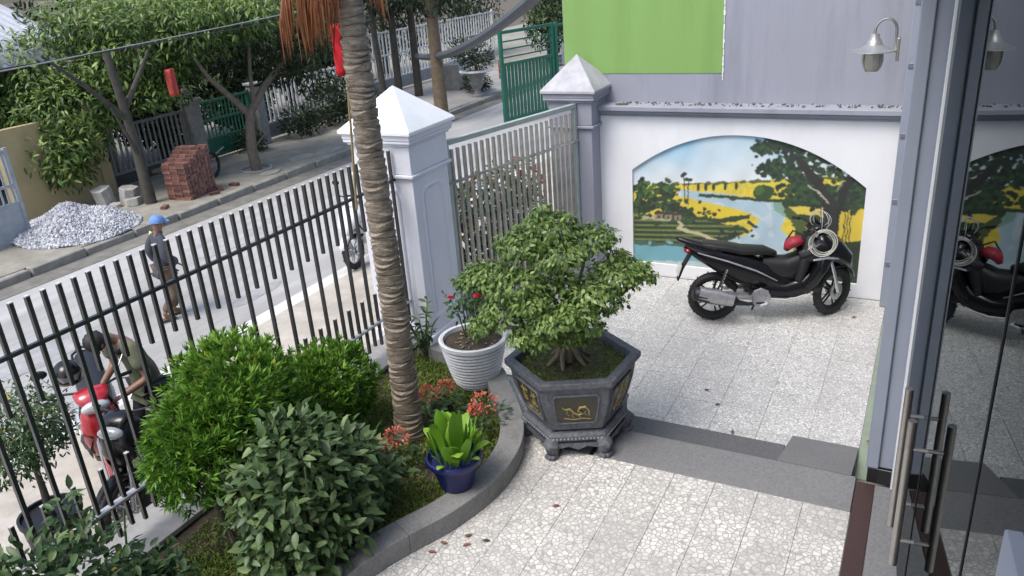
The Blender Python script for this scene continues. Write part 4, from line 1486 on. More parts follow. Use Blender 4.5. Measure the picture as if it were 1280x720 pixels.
for i in range(40):
    a = 2.399 * i
    r = .02 + .10 * math.sqrt(i / 40)
    s = RNG.uniform(.55, 1.1) * (1 - .35 * i / 40)
    link('leaf', prot[RNG.randrange(5)], pp, (r * math.cos(a), r * math.sin(a), 0), (RNG.uniform(-.12, .12), .02 + .42 * (i / 40) ** 1.5, a + RNG.uniform(-.3, .3)), (s, s, s))

# --- ixora clumps with red flower heads
for (ix, iy, iz, sc_, lab) in ((4.11, 3.33, .60, 1.0, 'small ixora with one red flower head left of the palm foot'), (4.78, 2.93, .60, 1.25, 'ixora with a big coral red flower head inside the curved kerb'),
                               (4.90, 3.36, .60, .8, 'small ixora with red flowers near the white pot'), (4.72, 3.42, .62, .9, 'ixora with red flowers right of the palm trunk')):
    t = thing('ixora', (ix, iy, .34), lab, 'flower', group='ixora plants in the planter')
    pos, di, nr = [], [], []
    for i in range(90):
        a, r = RNG.uniform(0, 6.28), .15 * math.sqrt(RNG.random()) * sc_
        pos.append((r * math.cos(a), r * math.sin(a), RNG.uniform(.03, .20)))
        di.append((math.cos(a), math.sin(a), RNG.uniform(-.2, .6)))
        nr.append((RNG.uniform(-.4, .4), RNG.uniform(-.4, .4), 1))
    link('foliage', leaves_mesh('foliage', leaf_tpl(.4, .1, .15, 3), np.array(pos), np.array(di), np.array(nr), NPR.uniform(.05, .08, 90), np.clip(NPR.normal(.5, .2, 90), 0, 1), LM['low']), t)
    heads = [(0, 0, iz - .34, .085 * sc_)] + ([(-.08, .05, iz - .38, .05)] if sc_ > .95 else [])
    for (hx_, hy_, hz_, hr_) in heads:
        d = sphere_dirs(150, -.5)
        p = np.array([hx_, hy_, hz_]) + d * hr_ * np.array([1, 1, .75]) * NPR.uniform(.75, 1.1, (150, 1))
        link('flower_head', leaves_mesh('flower_head', needle_tpl(.5, .1), p, d + jit(150, .6), sphere_dirs(150), NPR.uniform(.018, .032, 150), np.clip(NPR.normal(.5, .25, 150), 0, 1), LM['red']), t)

# --- slender plant against the pillar
t = thing('slender_plant', (5.72, 4.12, .33), 'slender grey green plant at the foot of the white pillar', 'plant')
pos, di, nr = [], [], []
for i in range(7):
    a = RNG.uniform(0, 6.28)
    top = Vector((.14 * math.cos(a) - .04, .12 * math.sin(a), RNG.uniform(.35, .62)))
    MB().tube([(0, 0, 0), top * .6, top], [.008, .006, .004], 5).build('stem', M['stem'], t)
    for q in range(16):
        p = top * (.35 + .65 * RNG.random())
        pos.append(p)
        di.append(NPR.normal(0, .8, 3) + np.array([0, 0, .2]))
        nr.append(NPR.normal(0, .3, 3) + np.array([0, 0, 1]))
link('foliage', leaves_mesh('foliage', leaf_tpl(.28, .1, .25, 3), np.array(pos), np.array(di), np.array(nr), NPR.uniform(.07, .14, len(pos)), np.clip(NPR.normal(.4, .2, len(pos)), 0, 1), LM['broad']), t)

# --- moss and low grass on the planter soil
pos = []
while len(pos) < 42000:
    x, y = RNG.uniform(-1.9, 1.75), RNG.uniform(-.8, .85)
    if inside((x, y), [(p[0] - 4.0, p[1] - 3.4) for p in INN] + [(1.95, .9), (-3, .9)]):
        g = math.sin(x * 5.1 + 1) * math.sin(y * 6.3) + .55 * math.sin(x * 13) * math.cos(y * 11)
        if RNG.random() < .85 + .5 * g:
            pos.append((x + 4.0, y + 3.4, .325))
pos = np.array(pos)
n2 = len(pos)
o = link('moss', leaves_mesh('moss', needle_tpl(.22, .3), pos, jit(n2, .8) + np.array([0, 0, .6]), jit(n2, 1), NPR.uniform(.02, .055, n2), np.clip(NPR.normal(.5, .25, n2) + .25 * np.sin(pos[:, 0] * 4) * np.sin(pos[:, 1] * 5), 0, 1), LM['grass']))
tag(o, 'mossy grass and weeds covering the planter soil', 'grass', kind='stuff')
pos = np.array([(HX + r * math.cos(a), HY + r * math.sin(a), .945) for r, a in zip(.40 * np.sqrt(NPR.random(2200)), NPR.uniform(0, 6.28, 2200))])
o = link('pot_moss', leaves_mesh('pot_moss', needle_tpl(.3, .3), pos - np.array([HX, HY, .3]), jit(2200, .9) + np.array([0, 0, .4]), jit(2200, 1), NPR.uniform(.012, .032, 2200), np.clip(NPR.normal(.45, .25, 2200), 0, 1), LM['grass']), pot)
o.rotation_euler = (0, 0, math.radians(4))
o['kind'] = 'stuff'

# --- fallen leaves on the paving
fl_m = [mat('fallen_leaf_brown', (.16, .09, .05), .7, var=.3, vscale=30), mat('fallen_leaf_red', (.22, .07, .05), .7, var=.3, vscale=30), mat('fallen_leaf_dark', (.05, .055, .035), .6, var=.3, vscale=30)]
lt = leaf_tpl(.45, .2, -.15, 4)
for i, (px, py, z) in enumerate(((590, 668, .302), (578, 683, .302), (613, 676, .302), (560, 680, .302), (700, 632, .302), (900, 505, .004), (915, 543, .004), (1082, 553, .03), (880, 487, .004), (1065, 398, .004), (535, 690, .302))):
    v = (FWD + RIGHT * ((px - 640) / FPX) + DOWN * ((py - 360) / FPX))
    p = CAM + v * ((z - CAM.z) / v.z)
    me = MB().add([tuple(q) for q in lt[0] * .06], lt[1]).mesh('fallen_leaf', fl_m[i % 3])
    o = link('fallen_leaf', me, None, (p.x, p.y, z + .004), (0, 0, RNG.uniform(0, 6.28)))
    tag(o, 'small dry fallen leaf lying on the pale crackle tiles', 'leaf', 'dry leaves dropped on the tiles')

# ------------------------------------------------------------------ motorbikes
M['bk_black'] = mat('gloss_black_plastic', (0.005, 0.005, 0.006), 0.22, var=0.2, vscale=6, coat=0.15, spec=.35)
M['bk_matt'] = mat('matt_black_plastic', (0.009, 0.009, 0.010), 0.5, var=0.25, vscale=12)
M['bk_red'] = mat('gloss_red_plastic', (0.36, 0.012, 0.022), 0.28, var=0.1, vscale=5, coat=0.6)
M['bk_white'] = mat('gloss_white_plastic', (0.62, 0.63, 0.64), 0.3, var=0.05, coat=0.5)
M['vinyl'] = mat('black_vinyl', (0.008, 0.008, 0.008), 0.45, var=0.2, vscale=30, bump=0.15, bscale=120)
M['chrome'] = mat('dull_chrome', (0.55, 0.55, 0.55), 0.22, metal=0.9, var=0.1, vscale=12)
M['castalu'] = mat('cast_aluminium', (0.42, 0.42, 0.43), 0.4, metal=0.7, var=0.2, vscale=20)
M['lens'] = mat('clear_lens', (0.42, 0.44, 0.46), 0.12, var=0.1, coat=1.0)
M['tail'] = mat('red_lens', (0.30, 0.01, 0.01), 0.2, var=0.1, coat=0.8)
M['plate'] = mat('number_plate', (0.62, 0.62, 0.58), 0.5, var=0.1)


def wheel(t, x, name='wheel', r=.275, rim_m=None):
    w = MB().torus((0, 0, 0), r - .045, .045, 32, 10)
    # tread grooves: shallow blocks round the tyre
    for k in range(28):
        a = 2 * PI * k / 28
        w.obox((math.cos(a) * (r - .003), .018 * (-1) ** k, math.sin(a) * (r - .003)), (.012, .028, .012), (0, -a, 0))
    wo = w.build('tyre', M['rubber'], None)
    root = MB().lathe([(.035, -.05), (.045, -.05), (.045, .05), (.035, .05)], 16).build(name, M['castalu'], t, (x, 0, r), (PI / 2, 0, 0))
    wo.parent = root
    wo.rotation_euler = (-PI / 2, 0, 0)
    rm = MB().torus((0, 0, 0), r - .085, .016, 28, 8)
    for k in range(5):
        a = 2 * PI * k / 5
        e = Vector((math.cos(a), 0, math.sin(a)))
        s = Vector((-math.sin(a), 0, math.cos(a)))
        for q in (-1, 1):
            rm.tube([e * .03 + s * .018 * q, e * (r - .09) + s * .028 * q], [.012, .009], 6)
    ro_ = rm.build('rim', rim_m or M['castalu'], root)
    ro_.rotation_euler = (-PI / 2, 0, 0)
    MB().lathe([(.05, .052), (.095, .052), (.095, .056), (.05, .056)], 24).build('brake_disc', M['chrome'], root)
    return root


def motorbike(loc, rz, label, body_m, trim_m, lean=0.0, mirrors=True, steer=0.0, fw=1.0, name='motorbike', front_m=None, group='parked motorbikes', rim_m=None):
    t = thing(name, loc, label, 'motorbike', rz, group)
    t.rotation_euler = (lean, 0, rz)
    front_m = front_m or body_m
    piv = Vector((.56, 0, 0))
    SM = Matrix.Translation(piv) @ Matrix.Rotation(steer, 4, 'Z') @ Matrix.Translation(-piv)

    def turn(o_):
        o_.matrix_local = SM @ (Matrix.Translation(o_.location) @ o_.rotation_euler.to_matrix().to_4x4())
    turn(wheel(t, .665, 'front_wheel', rim_m=rim_m))
    wheel(t, -.615, 'rear_wheel', rim_m=rim_m)
    for s in (-1, 1):
        turn(MB().tube([(.665, .075 * s, .275), (.60, .075 * s, .47), (.52, .06 * s, .70)], [.024, .021, .02], 10).build('fork_leg', M['chrome'], t))
    # front fender hugging the wheel
    fr_, vs, fs = [], [], []
    for i in range(11):
        a = math.radians(20 + 150 * i / 10)
        r = .305
        for (y, dr) in ((-.062, -.035), (-.05, 0), (0, .012), (.05, 0), (.062, -.035)):
            vs.append((.665 + (r + dr) * math.cos(a), y, .275 + (r + dr) * math.sin(a)))
    for i in range(10):
        for k in range(4):
            a = i * 5 + k
            fs.append((a, a + 5, a + 6, a + 1))
    o = MB().add(vs, fs).build('front_fender', front_m, t, smooth=60)
    sd = o.modifiers.new('solid', 'SOLIDIFY')
    sd.thickness = .006
    turn(o)
    # main body: tail, side panels, low floor, then the rising front shield
    MB().sweep([(-.93, .86), (-.80, .79), (-.58, .70), (-.36, .61), (-.14, .51), (.04, .43), (.18, .37)], [.03, .09, .135, .155, .15, .135, .12], [.025, .07, .125, .17, .175, .14, .09], 16, 2.8).build('side_body', body_m, t, smooth=60)
    if fw >= 1:
        # bulky sport scooter fairing: low cowl, beak and small screen
        MB().sweep([(-.30, .40), (-.10, .36), (.12, .34), (.32, .40), (.44, .54)], [.10, .145, .16, .165, .15], [.07, .10, .10, .11, .09], 16, 3.0).build('lower_cowl', body_m, t, smooth=60)
        MB().sweep([(.26, .70), (.44, .79), (.60, .77), (.73, .66), (.80, .54)], [.15, .215, .20, .13, .03], [.11, .15, .135, .09, .02], 16, 2.3).build('nose_cowl', front_m, t, smooth=60)
        MB().sweep([(-.14, .62), (.02, .58), (.16, .57), (.30, .66)], [.11, .13, .13, .12], [.11, .13, .14, .10], 14, 2.6).build('centre_cover', M['bk_matt'], t, smooth=60)
        MB().sweep([(-.55, .80), (-.78, .86), (-.98, .935), (-1.02, .95)], [.12, .10, .05, .02], [.05, .05, .03, .01], 14, 2.4).build('tail_cowl', body_m, t, smooth=60)
        MB().sweep([(.50, .90), (.47, 1.0), (.42, 1.08)], [.12, .115, .08], [.012, .01, .006], 12, 2.6).build('screen', M['bk_black'], t, smooth=60)
        for s in (-1, 1):
            MB().tube([(.36, .19 * s, .70), (.50, .215 * s, .73), (.62, .17 * s, .70)], [.010, .018, .006], 8).build('indicator', M['lens'], t)
            MB().tube([(-.15, .155 * s, .285), (.10, .17 * s, .265), (.30, .165 * s, .30)], [.006, .012, .006], 6).build('skirt_stripe', M['castalu'], t)
    MB().sweep([(-.18, .335), (.02, .315), (.20, .315), (.34, .36), (.40, .42)], [.12, .15, .16, .15, .13], [.035, .045, .055, .06, .05], 14, 3.2).build('floor_panel', M['bk_matt'], t, smooth=60)
    MB().sweep([(.30, .33), (.385, .45), (.455, .60), (.49, .74), (.485, .86), (.44, .95)], [q * fw for q in (.14, .20, .235, .225, .18, .12)], [.08, .085, .09, .105, .10, .06], 16, 2.4).build('front_shield', front_m, t, smooth=60)
    MB().sweep([(.24, .46), (.29, .62), (.33, .80), (.35, .93)], [.16, .17, .155, .11], [.05, .075, .075, .05], 14, 2.8).build('inner_shield', M['bk_matt'], t, smooth=60)
    for s in (-1, 1):
        MB().add([(.30, .165 * s, .40), (.42, .205 * s, .60), (.53, .17 * s, .72), (.58, .10 * s, .66), (.50, .17 * s, .50), (.40, .16 * s, .38)], [(0, 1, 2, 3, 4, 5) if s < 0 else (5, 4, 3, 2, 1, 0)]).build('side_fin', trim_m, t, smooth=0)
        MB().tube([(-.80, .10 * s, .80), (-.5, .142 * s, .71), (-.2, .152 * s, .595), (.02, .135 * s, .47)], [.006, .010, .010, .005], 6).build('side_stripe', M['castalu'], t)
    hl = MB().ell((.555, 0, .93), (.055, .115, .055), 16, 10).build('headlight', M['lens'], t) if fw < 1 else MB().ell((.585, 0, .80), (.06, .115, .065), 16, 10).build('headlight', M['lens'], t)
    MB().sweep([(.33, .985), (.42, 1.02), (.50, .985), (.545, .93)], [.09, .145, .13, .07], [.025, .045, .045, .02], 14, 2.4).build('handlebar_cover', front_m, t, smooth=60)
    hb = MB().tube([(.27, -.345, 1.02), (.34, -.22, 1.035), (.385, -.08, 1.02), (.385, .08, 1.02), (.34, .22, 1.035), (.27, .345, 1.02)], .011, 8).build('handlebar', M['bk_matt'], t)
    for s in (-1, 1):
        MB().tube([(.27, .345 * s, 1.02), (.315, .255 * s, 1.032)], .017, 10).build('grip', M['rubber'], hb)
        MB().tube([(.35, .21 * s, 1.03), (.36, .30 * s, 1.015), (.33, .35 * s, 1.0)], .006, 6).build('brake_lever', M['chrome'], hb)
        if mirrors:
            mi = MB().ell((.27, .33 * s, 1.235), (.018, .065, .042), 12, 8).build('mirror', M['bk_matt'], t)
            MB().tube([(.34, .22 * s, 1.04), (.33, .27 * s, 1.14), (.275, .33 * s, 1.215)], .006, 6).build('stalk', M['chrome'], mi)
    MB().sweep([(-.83, .875), (-.70, .868), (-.50, .83), (-.34, .79), (-.10, .775), (.02, .74)], [.075, .115, .13, .135, .115, .06], [.022, .035, .045, .045, .04, .02], 14, 2.6).build('seat', M['vinyl'], t, smooth=60)
    MB().tube([(-.62, -.12, .84), (-.82, -.10, .90), (-.92, 0, .915), (-.82, .10, .90), (-.62, .12, .84)], .013, 8).build('grab_rail', M['bk_matt'], t)
    MB().ell((-.895, 0, .81), (.045, .075, .035), 12, 8).build('tail_light', M['tail'], t)
    MB().sweep([(-.86, .78), (-.95, .62), (-1.0, .48)], [.07, .075, .065], [.012, .012, .008], 10, 3).build('rear_fender', M['bk_matt'], t, smooth=60)
    MB().obox((-.985, 0, .60), (.008, .17, .12), (0, .32, 0)).build('number_plate', M['plate'], t)
    # engine, transmission and exhaust
    MB().sweep([(-.62, .28), (-.42, .30), (-.20, .30), (-.06, .31)], [.05, .075, .085, .07], [.06, .075, .085, .06], 12, 3, .03).build('engine', M['castalu'], t, smooth=60)
    g = MB().lathe([(.0, 0), (.07, 0), (.09, .012), (.095, .03), (.09, .045)], 8, (0, 0, 0)).build('fan_cover', M['castalu'], t, (-.16, -.185, .32), (PI / 2, 0, 0), smooth=20)
    g.scale = (1.12, 1.12, 1.0)
    for k in range(-3, 4):
        hw_ = math.sqrt(max(0, .078 ** 2 - (k * .022) ** 2))
        MB().obox((k * .022, 0, -.004), (.007, 2 * hw_, .008), (0, 0, .25)).build('fin', M['chrome'], g)
    ex = MB().sweep([(-.10, .245), (-.28, .235), (-.42, .26), (-.50, .285), (-.72, .345), (-.84, .375), (-.86, .38)], [.018, .02, .035, .065, .078, .072, .04], [.018, .02, .035, .065, .078, .072, .04], 14, 2.0, -.175).build('exhaust', M['bk_matt'], t, smooth=60)
    MB().sweep([(-.44, .29), (-.60, .335), (-.80, .385)], [.058, .07, .058], [.068, .08, .072], 12, 2.6, -.192).build('heat_shield', M['castalu'], ex, smooth=60)
    for s in (-1, 1):
        MB().tube([(-.60, .13 * s, .30), (-.50, .135 * s, .62)], [.012, .012], 8).build('shock', M['chrome'], t)
        sp_ = MB()
        for k in range(7):
            q = Vector((-.585, .13 * s, .36)).lerp(Vector((-.52, .135 * s, .57)), k / 6)
            sp_.torus((q.x, q.y, q.z), .022, .005, 12, 5, 'Z')
        sp_.build('spring', M['bk_matt'], t)
    MB().tube([(-.12, .10, .22), (-.16, .20, .02)], .010, 6).build('side_stand', M['bk_matt'], t)
    for s in (-1, 1):
        MB().tube([(-.25, .12 * s, .37), (-.27, .21 * s, .36)], .014, 6).build('footpeg', M['bk_matt'], t)
    return t


p0, p1 = Vector((8.12, 1.88, 0)), Vector((8.61, .71, 0))
hd = math.atan2(p1.y - p0.y, p1.x - p0.x)
c = p0.lerp(p1, .48)
blk = motorbike((c.x + .02, c.y, 0), hd, 'black scooter style motorbike parked on the tiles in front of the mural', M['bk_black'], M['bk_matt'], lean=-.05, mirrors=False, steer=.6, rim_m=M['bk_matt'])
blk.scale = (1.02, 1.02, 1.02)
# wire coils hung on the handlebar, red bag on the seat front
coil = MB()
fwd = Vector((math.cos(hd), math.sin(hd), 0))
rgt = Vector((fwd.y, -fwd.x, 0))
hb = c + fwd * .40 + Vector((0, 0, 1.02))
for k in range(7):
    cc = hb + rgt * (.16 + .006 * k) + fwd * (.05 + RNG.uniform(-.02, .02)) + Vector((0, 0, -.10 + RNG.uniform(-.015, .015)))
    e1, e2 = fwd * .97 + rgt * .1, Vector((0, 0, 1)) - rgt * .15
    R_ = .125 + RNG.uniform(-.018, .012)
    coil.tube([cc + e1 * R_ * math.cos(a) + e2 * R_ * math.sin(a) for a in [2 * PI * i / 22 for i in range(23)]], .0045, 5, cap=False)
o = coil.build('wire_coil', mat('pale_wire', (.48, .48, .42), .4, var=.1))
tag(o, 'coil of pale wire hanging from the handlebar of the black motorbike', 'wire')
coil = MB()
for k in range(4):
    cc = hb + fwd * .06 + rgt * (.02 * k - .03) + Vector((0, 0, .10))
    e1, e2 = fwd * math.cos(k * .6) + rgt * math.sin(k * .6), Vector((0, 0, 1))
    R_ = .10 + .012 * k
    coil.tube([cc + e1 * R_ * math.cos(a) + e2 * R_ * .85 * math.sin(a) for a in [2 * PI * i / 20 for i in range(21)]], .0035, 5, cap=False)
o = coil.build('wire_loop', mat('thin_grey_wire', (.40, .41, .40), .4, var=.1))
tag(o, 'thin grey wire loops standing above the handlebar', 'wire')
bagm = mat('red_cloth_bag', (.26, .012, .03), .6, var=.25, vscale=14, bump=.3, bscale=30)
bg_ = thing('red_bag', c + fwd * .18 + Vector((0, 0, .80)), 'red cloth bag hung behind the handlebar of the black motorbike', 'bag', hd)
MB().sweep([(-.06, .00), (-.04, .05), (.01, .09), (.07, .10), (.12, .08)], [.04, .07, .085, .08, .04], [.025, .045, .055, .05, .02], 14, 2.3).build('sack', bagm, bg_, smooth=70)
MB().tube([(-.05, .06, .08), (.03, .10, .18), (.12, .06, .14)], .010, 6).build('strap', M['bk_matt'], bg_)

red = motorbike((3.85, 6.45, ZS + .004), math.radians(-122), 'red scooter style motorbike parked outside the fence facing it', M['bk_black'], M['bk_black'], front_m=M['bk_red'], lean=.04, fw=.74)
motorbike((3.83, 5.60, ZS + .004), math.radians(-165), 'black and chrome motorbike squeezed between the red one and the fence', M['bk_black'], M['castalu'], front_m=M['bk_black'], lean=.05, fw=.8, rim_m=M['chrome'], mirrors=False)
# black helmet hung on the mirror of the red bike
hm = thing('helmet', (3.60, 6.38, .84), 'black riding helmet hung on the mirror of the red motorbike', 'helmet', math.radians(-118))
sh = MB()
vs, fs = [], []
for i in range(9):
    th = PI * .68 * i / 8
    for k in range(20):
        a = 2 * PI * k / 20
        vs.append((.135 * math.sin(th) * math.cos(a), .118 * math.sin(th) * math.sin(a), .125 * math.cos(th)))
for i in range(8):
    for k in range(20):
        a, b_ = i * 20 + k, i * 20 + (k + 1) % 20
        fs.append((a, a + 20, b_ + 20, b_))
o = sh.add(vs, fs).build('shell', M['bk_black'], hm, smooth=80)
sm = o.modifiers.new('solid', 'SOLIDIFY')
sm.thickness = .018
MB().sweep([(.07, .03), (.12, .02), (.16, -.01)], [.09, .085, .06], [.006, .006, .004], 12, 3).build('visor', M['bk_matt'], hm, smooth=60)

mid = motorbike((9.55, 7.55, ZS + .004), math.radians(187), 'dark motorbike with white front parked on the road behind the palm', M['bk_black'], M['bk_matt'], front_m=M['bk_white'], lean=.06)

# ------------------------------------------------------------------ people
M['skin'] = mat('skin', (.21, .115, .075), .55, var=.08, vscale=12)
M['hair'] = mat('dark_hair', (.014, .012, .011), .6, var=.3, vscale=60)


def skin_mesh(name, verts, edges, radii, root, material, sub=2):
    me = bpy.data.meshes.new(name)
    me.from_pydata([tuple(v) for v in verts], edges, [])
    ob = bpy.data.objects.new(name, me)
    COL.objects.link(ob)
    sk = ob.modifiers.new('skin', 'SKIN')
    sk.use_smooth_shade = True
    sk.branch_smoothing = .6
    lay = me.skin_vertices[0] if len(me.skin_vertices) else None
    if lay is None:
        bpy.context.view_layer.objects.active = ob
        bpy.ops.object.select_all(action='DESELECT')
        ob.select_set(True)
        bpy.ops.mesh.customdata_skin_add()
        lay = me.skin_vertices[0]
    for i, r in enumerate(radii):
        lay.data[i].radius = r if isinstance(r, (tuple, list)) else (r, r)
        lay.data[i].use_root = (i == root)
    sb = ob.modifiers.new('sub', 'SUBSURF')
    sb.levels = sb.render_levels = sub
    dg = bpy.context.evaluated_depsgraph_get()
    out = bpy.data.meshes.new_from_object(ob.evaluated_get(dg))
    bpy.data.objects.remove(ob)
    out.name = name
    out.materials.clear()
    out.materials.append(material)
    out.polygons.foreach_set('use_smooth', [True] * len(out.polygons))
    return out


def hand_mesh(wrist, tip, up):
    """palm with five fingers from wrist towards tip"""
    w, d = Vector(wrist), (Vector(tip) - Vector(wrist)).normalized()
    s = d.cross(Vector(up)).normalized()
    n_ = s.cross(d)
    b = MB()
    b.rings([[w + d * t_ + s * (hw_ * math.cos(a)) + n_ * (.013 * math.sin(a)) for a in [2 * PI * k / 10 for k in range(10)]] for t_, hw_ in ((-.01, .024), (.03, .034), (.075, .036), (.085, .030))])
    for i, (o_, l_) in enumerate(((-.027, .062), (-.009, .074), (.009, .070), (.027, .055))):
        q = w + d * .078 + s * o_
        b.tube([q, q + d * l_ * .5 - n_ * .008, q + d * l_ * .85 - n_ * .028], [.0088, .008, .006], 6)
    q = w + d * .025 + s * .030
    b.tube([q, q + d * .03 + s * .022 - n_ * .006, q + d * .06 + s * .024 - n_ * .016], [.011, .0095, .007], 6)
    return b


def person(loc, rz, J, label, shirt_m, trouser_m, shoe_m, sleeve=1.0, scale=1.0):
    """J: joint positions in metres; body one skinned mesh, clothes grown over the same joints"""
    t = thing('person', loc, label, 'person', rz)
    t.scale = (scale,) * 3
    names = ['pel', 'waist', 'chest', 'neck', 'head', 'crown', 'shL', 'elL', 'wrL', 'shR', 'elR', 'wrR', 'hipL', 'knL', 'anL', 'toL', 'hipR', 'knR', 'anR', 'toR']
    rad = {'pel': (.115, .095), 'waist': (.105, .085), 'chest': (.115, .09), 'neck': .05, 'head': (.085, .10), 'crown': (.05, .06), 'sh': .052, 'el': .042, 'wr': .030, 'hip': .085, 'kn': .058, 'an': .038, 'to': .034}
    rr = lambda n_: rad[n_] if n_ in rad else rad[n_[:-1]]
    V = [Vector(J[n_]) for n_ in names]
    ix = {n_: i for i, n_ in enumerate(names)}
    E = [('pel', 'waist'), ('waist', 'chest'), ('chest', 'neck'), ('neck', 'head'), ('head', 'crown'), ('chest', 'shL'), ('shL', 'elL'), ('elL', 'wrL'), ('chest', 'shR'), ('shR', 'elR'), ('elR', 'wrR'),
         ('pel', 'hipL'), ('hipL', 'knL'), ('knL', 'anL'), ('anL', 'toL'), ('pel', 'hipR'), ('hipR', 'knR'), ('knR', 'anR'), ('anR', 'toR')]
    me = skin_mesh('body', V, [(ix[a], ix[b_]) for a, b_ in E], [rr(n_) for n_ in names], 0, M['skin'])
    body_ = link('body', me, t)

    def cloth(nm, chain, edges, grow, m_):
        loc_ = [Vector(J[n_]) if n_ in J else None for n_ in chain]
        R_ = [tuple(q + grow for q in (rr(n_) if isinstance(rr(n_), tuple) else (rr(n_), rr(n_)))) for n_ in chain]
        i2 = {n_: i for i, n_ in enumerate(chain)}
        return link(nm, skin_mesh(nm, loc_, [(i2[a], i2[b_]) for a, b_ in edges], R_, 0, m_), t)
    J['cuffL'] = Vector(J['elL']).lerp(Vector(J['wrL']), .92) if sleeve > .6 else Vector(J['shL']).lerp(Vector(J['elL']), .75)
    J['cuffR'] = Vector(J['elR']).lerp(Vector(J['wrR']), .92) if sleeve > .6 else Vector(J['shR']).lerp(Vector(J['elR']), .75)
    rad['cuff'] = .038 if sleeve > .6 else .048
    J['hem'] = Vector(J['pel']) - Vector((0, 0, .10 if sleeve > .6 else .03))
    rad['hem'] = (.14, .11)
    if sleeve > .6:
        ch = ['pel', 'hem', 'waist', 'chest', 'shL', 'elL', 'cuffL', 'shR', 'elR', 'cuffR', 'neck']
        ed = [('chest', 'neck'), ('hem', 'pel'), ('pel', 'waist'), ('waist', 'chest'), ('chest', 'shL'), ('shL', 'elL'), ('elL', 'cuffL'), ('chest', 'shR'), ('shR', 'elR'), ('elR', 'cuffR')]
    else:
        ch = ['pel', 'hem', 'waist', 'chest', 'shL', 'cuffL', 'shR', 'cuffR']
        ed = [('hem', 'pel'), ('pel', 'waist'), ('waist', 'chest'), ('chest', 'shL'), ('shL', 'cuffL'), ('chest', 'shR'), ('shR', 'cuffR')]
    cloth('shirt', ch, ed, .04, shirt_m)
    for s in 'LR':
        J['low' + s] = Vector(J['kn' + s]).lerp(Vector(J['an' + s]), .9)
    rad['low'] = .05
    cloth('trousers', ['pel', 'hipL', 'knL', 'lowL', 'hipR', 'knR', 'lowR'], [('pel', 'hipL'), ('hipL', 'knL'), ('knL', 'lowL'), ('pel', 'hipR'), ('hipR', 'knR'), ('knR', 'lowR')], .022, trouser_m)
    for s in 'LR':
        a, b_ = Vector(J['an' + s]), Vector(J['to' + s])
        f_ = (b_ - a)
        f_.z = 0
        f_.normalize()
        z0 = min(a.z, b_.z) - .035
        q = Vector((a.x, a.y, z0))
        sd = Vector((-f_.y, f_.x, 0))
        rings_ = []
        for (u, hw_, zt) in ((-.07, .03, .03), (-.05, .042, .05), (.02, .045, .06), (.10, .05, .045), (.16, .042, .03), (.185, .02, .02)):
            rings_.append([q + f_ * u + sd * (hw_ * math.cos(k)) + Vector((0, 0, zt * .5 + zt * .5 * math.sin(k))) for k in [2 * PI * i / 10 for i in range(10)]])
        MB().rings(rings_).build('shoe', shoe_m, t, smooth=60)
        w, e = Vector(J['wr' + s]), Vector(J['el' + s])
        hand_mesh(w, w + (w - e), (0, 0, 1) if abs((w - e).normalized().z) < .8 else (1, 0, 0)).build('hand', M['skin'], t, smooth=60)
    # ears, nose, eyes, on the head, facing +x of the head frame
    hd_, nk = Vector(J['head']), Vector(J['neck'])
    upv = (Vector(J['crown']) - nk).normalized()
    fv = Vector(J.get('face', (1, 0, 0)))
    fv = (fv - upv * fv.dot(upv)).normalized()
    sv = upv.cross(fv)
    MB().tube([hd_ + fv * .085 + upv * .02, hd_ + fv * .112 - upv * .015, hd_ + fv * .09 - upv * .02], [.008, .014, .01], 6).build('nose', M['skin'], t)
    for s in (-1, 1):
        MB().ell(hd_ + sv * .085 * s, (.015, .015, .03), 8, 6).build('ear', M['skin'], t)
        MB().ell(hd_ + fv * .088 + sv * .033 * s + upv * .025, (.010, .010, .007), 8, 6).build('eye', M['hair'], t)
    MB().tube([hd_ + fv * .088 + sv * .022 - upv * .045, hd_ + fv * .094 - upv * .047, hd_ + fv * .088 - sv * .022 - upv * .045], .005, 5).build('mouth', mat('lips', (.2, .07, .06), .5), t)
    return t, (hd_, upv, fv, sv)


# pedestrian walking along the road, dark jacket, blue cap (walks towards +x)
J = dict(pel=(0, 0, .86), waist=(.01, 0, 1.0), chest=(.03, 0, 1.24), neck=(.05, 0, 1.40), head=(.075, 0, 1.52), crown=(.07, 0, 1.61),
         shL=(.03, .17, 1.33), elL=(-.06, .25, 1.08), wrL=(.04, .28, .86), shR=(.03, -.17, 1.33), elR=(-.02, -.24, 1.07), wrR=(.16, -.22, .90),
         hipL=(0, .09, .80), knL=(.14, .09, .44), anL=(.02, .08, .10), toL=(.14, .09, .045), hipR=(0, -.09, .80), knR=(.05, -.09, .43), anR=(-.20, -.09, .12), toR=(-.09, -.09, .05), face=(1, 0, 0))
jm = mat('dark_slate_jacket', (.045, .05, .065), .8, var=.25, vscale=9, bump=.4, bscale=14)
tm = mat('brown_trousers', (.11, .075, .05), .85, var=.35, vscale=12, bump=.4, bscale=16)
shm = mat('brown_sandal', (.10, .055, .03), .6, var=.2)
ped, (hd_, upv, fv, sv) = person((6.62, 8.82, ZS), math.radians(-18), J, 'walker on the road in dark jacket, brown trousers and blue cap', jm, tm, shm, sleeve=1.0, scale=.86)
vs, fs = [], []
for i in range(7):
    th = PI * .53 * i / 6
    for k in range(20):
        a = 2 * PI * k / 20
        vs.append(hd_ + upv * (.035 + .108 * math.cos(th)) + fv * (.118 * math.sin(th) * math.cos(a)) + sv * (.105 * math.sin(th) * math.sin(a)))
for i in range(6):
    for k in range(20):
        a, b_ = i * 20 + k, i * 20 + (k + 1) % 20
        fs.append((a, a + 20, b_ + 20, b_))
capm = mat('faded_blue_cap', (.13, .24, .50), .8, var=.25, vscale=16, bump=.3, bscale=24)
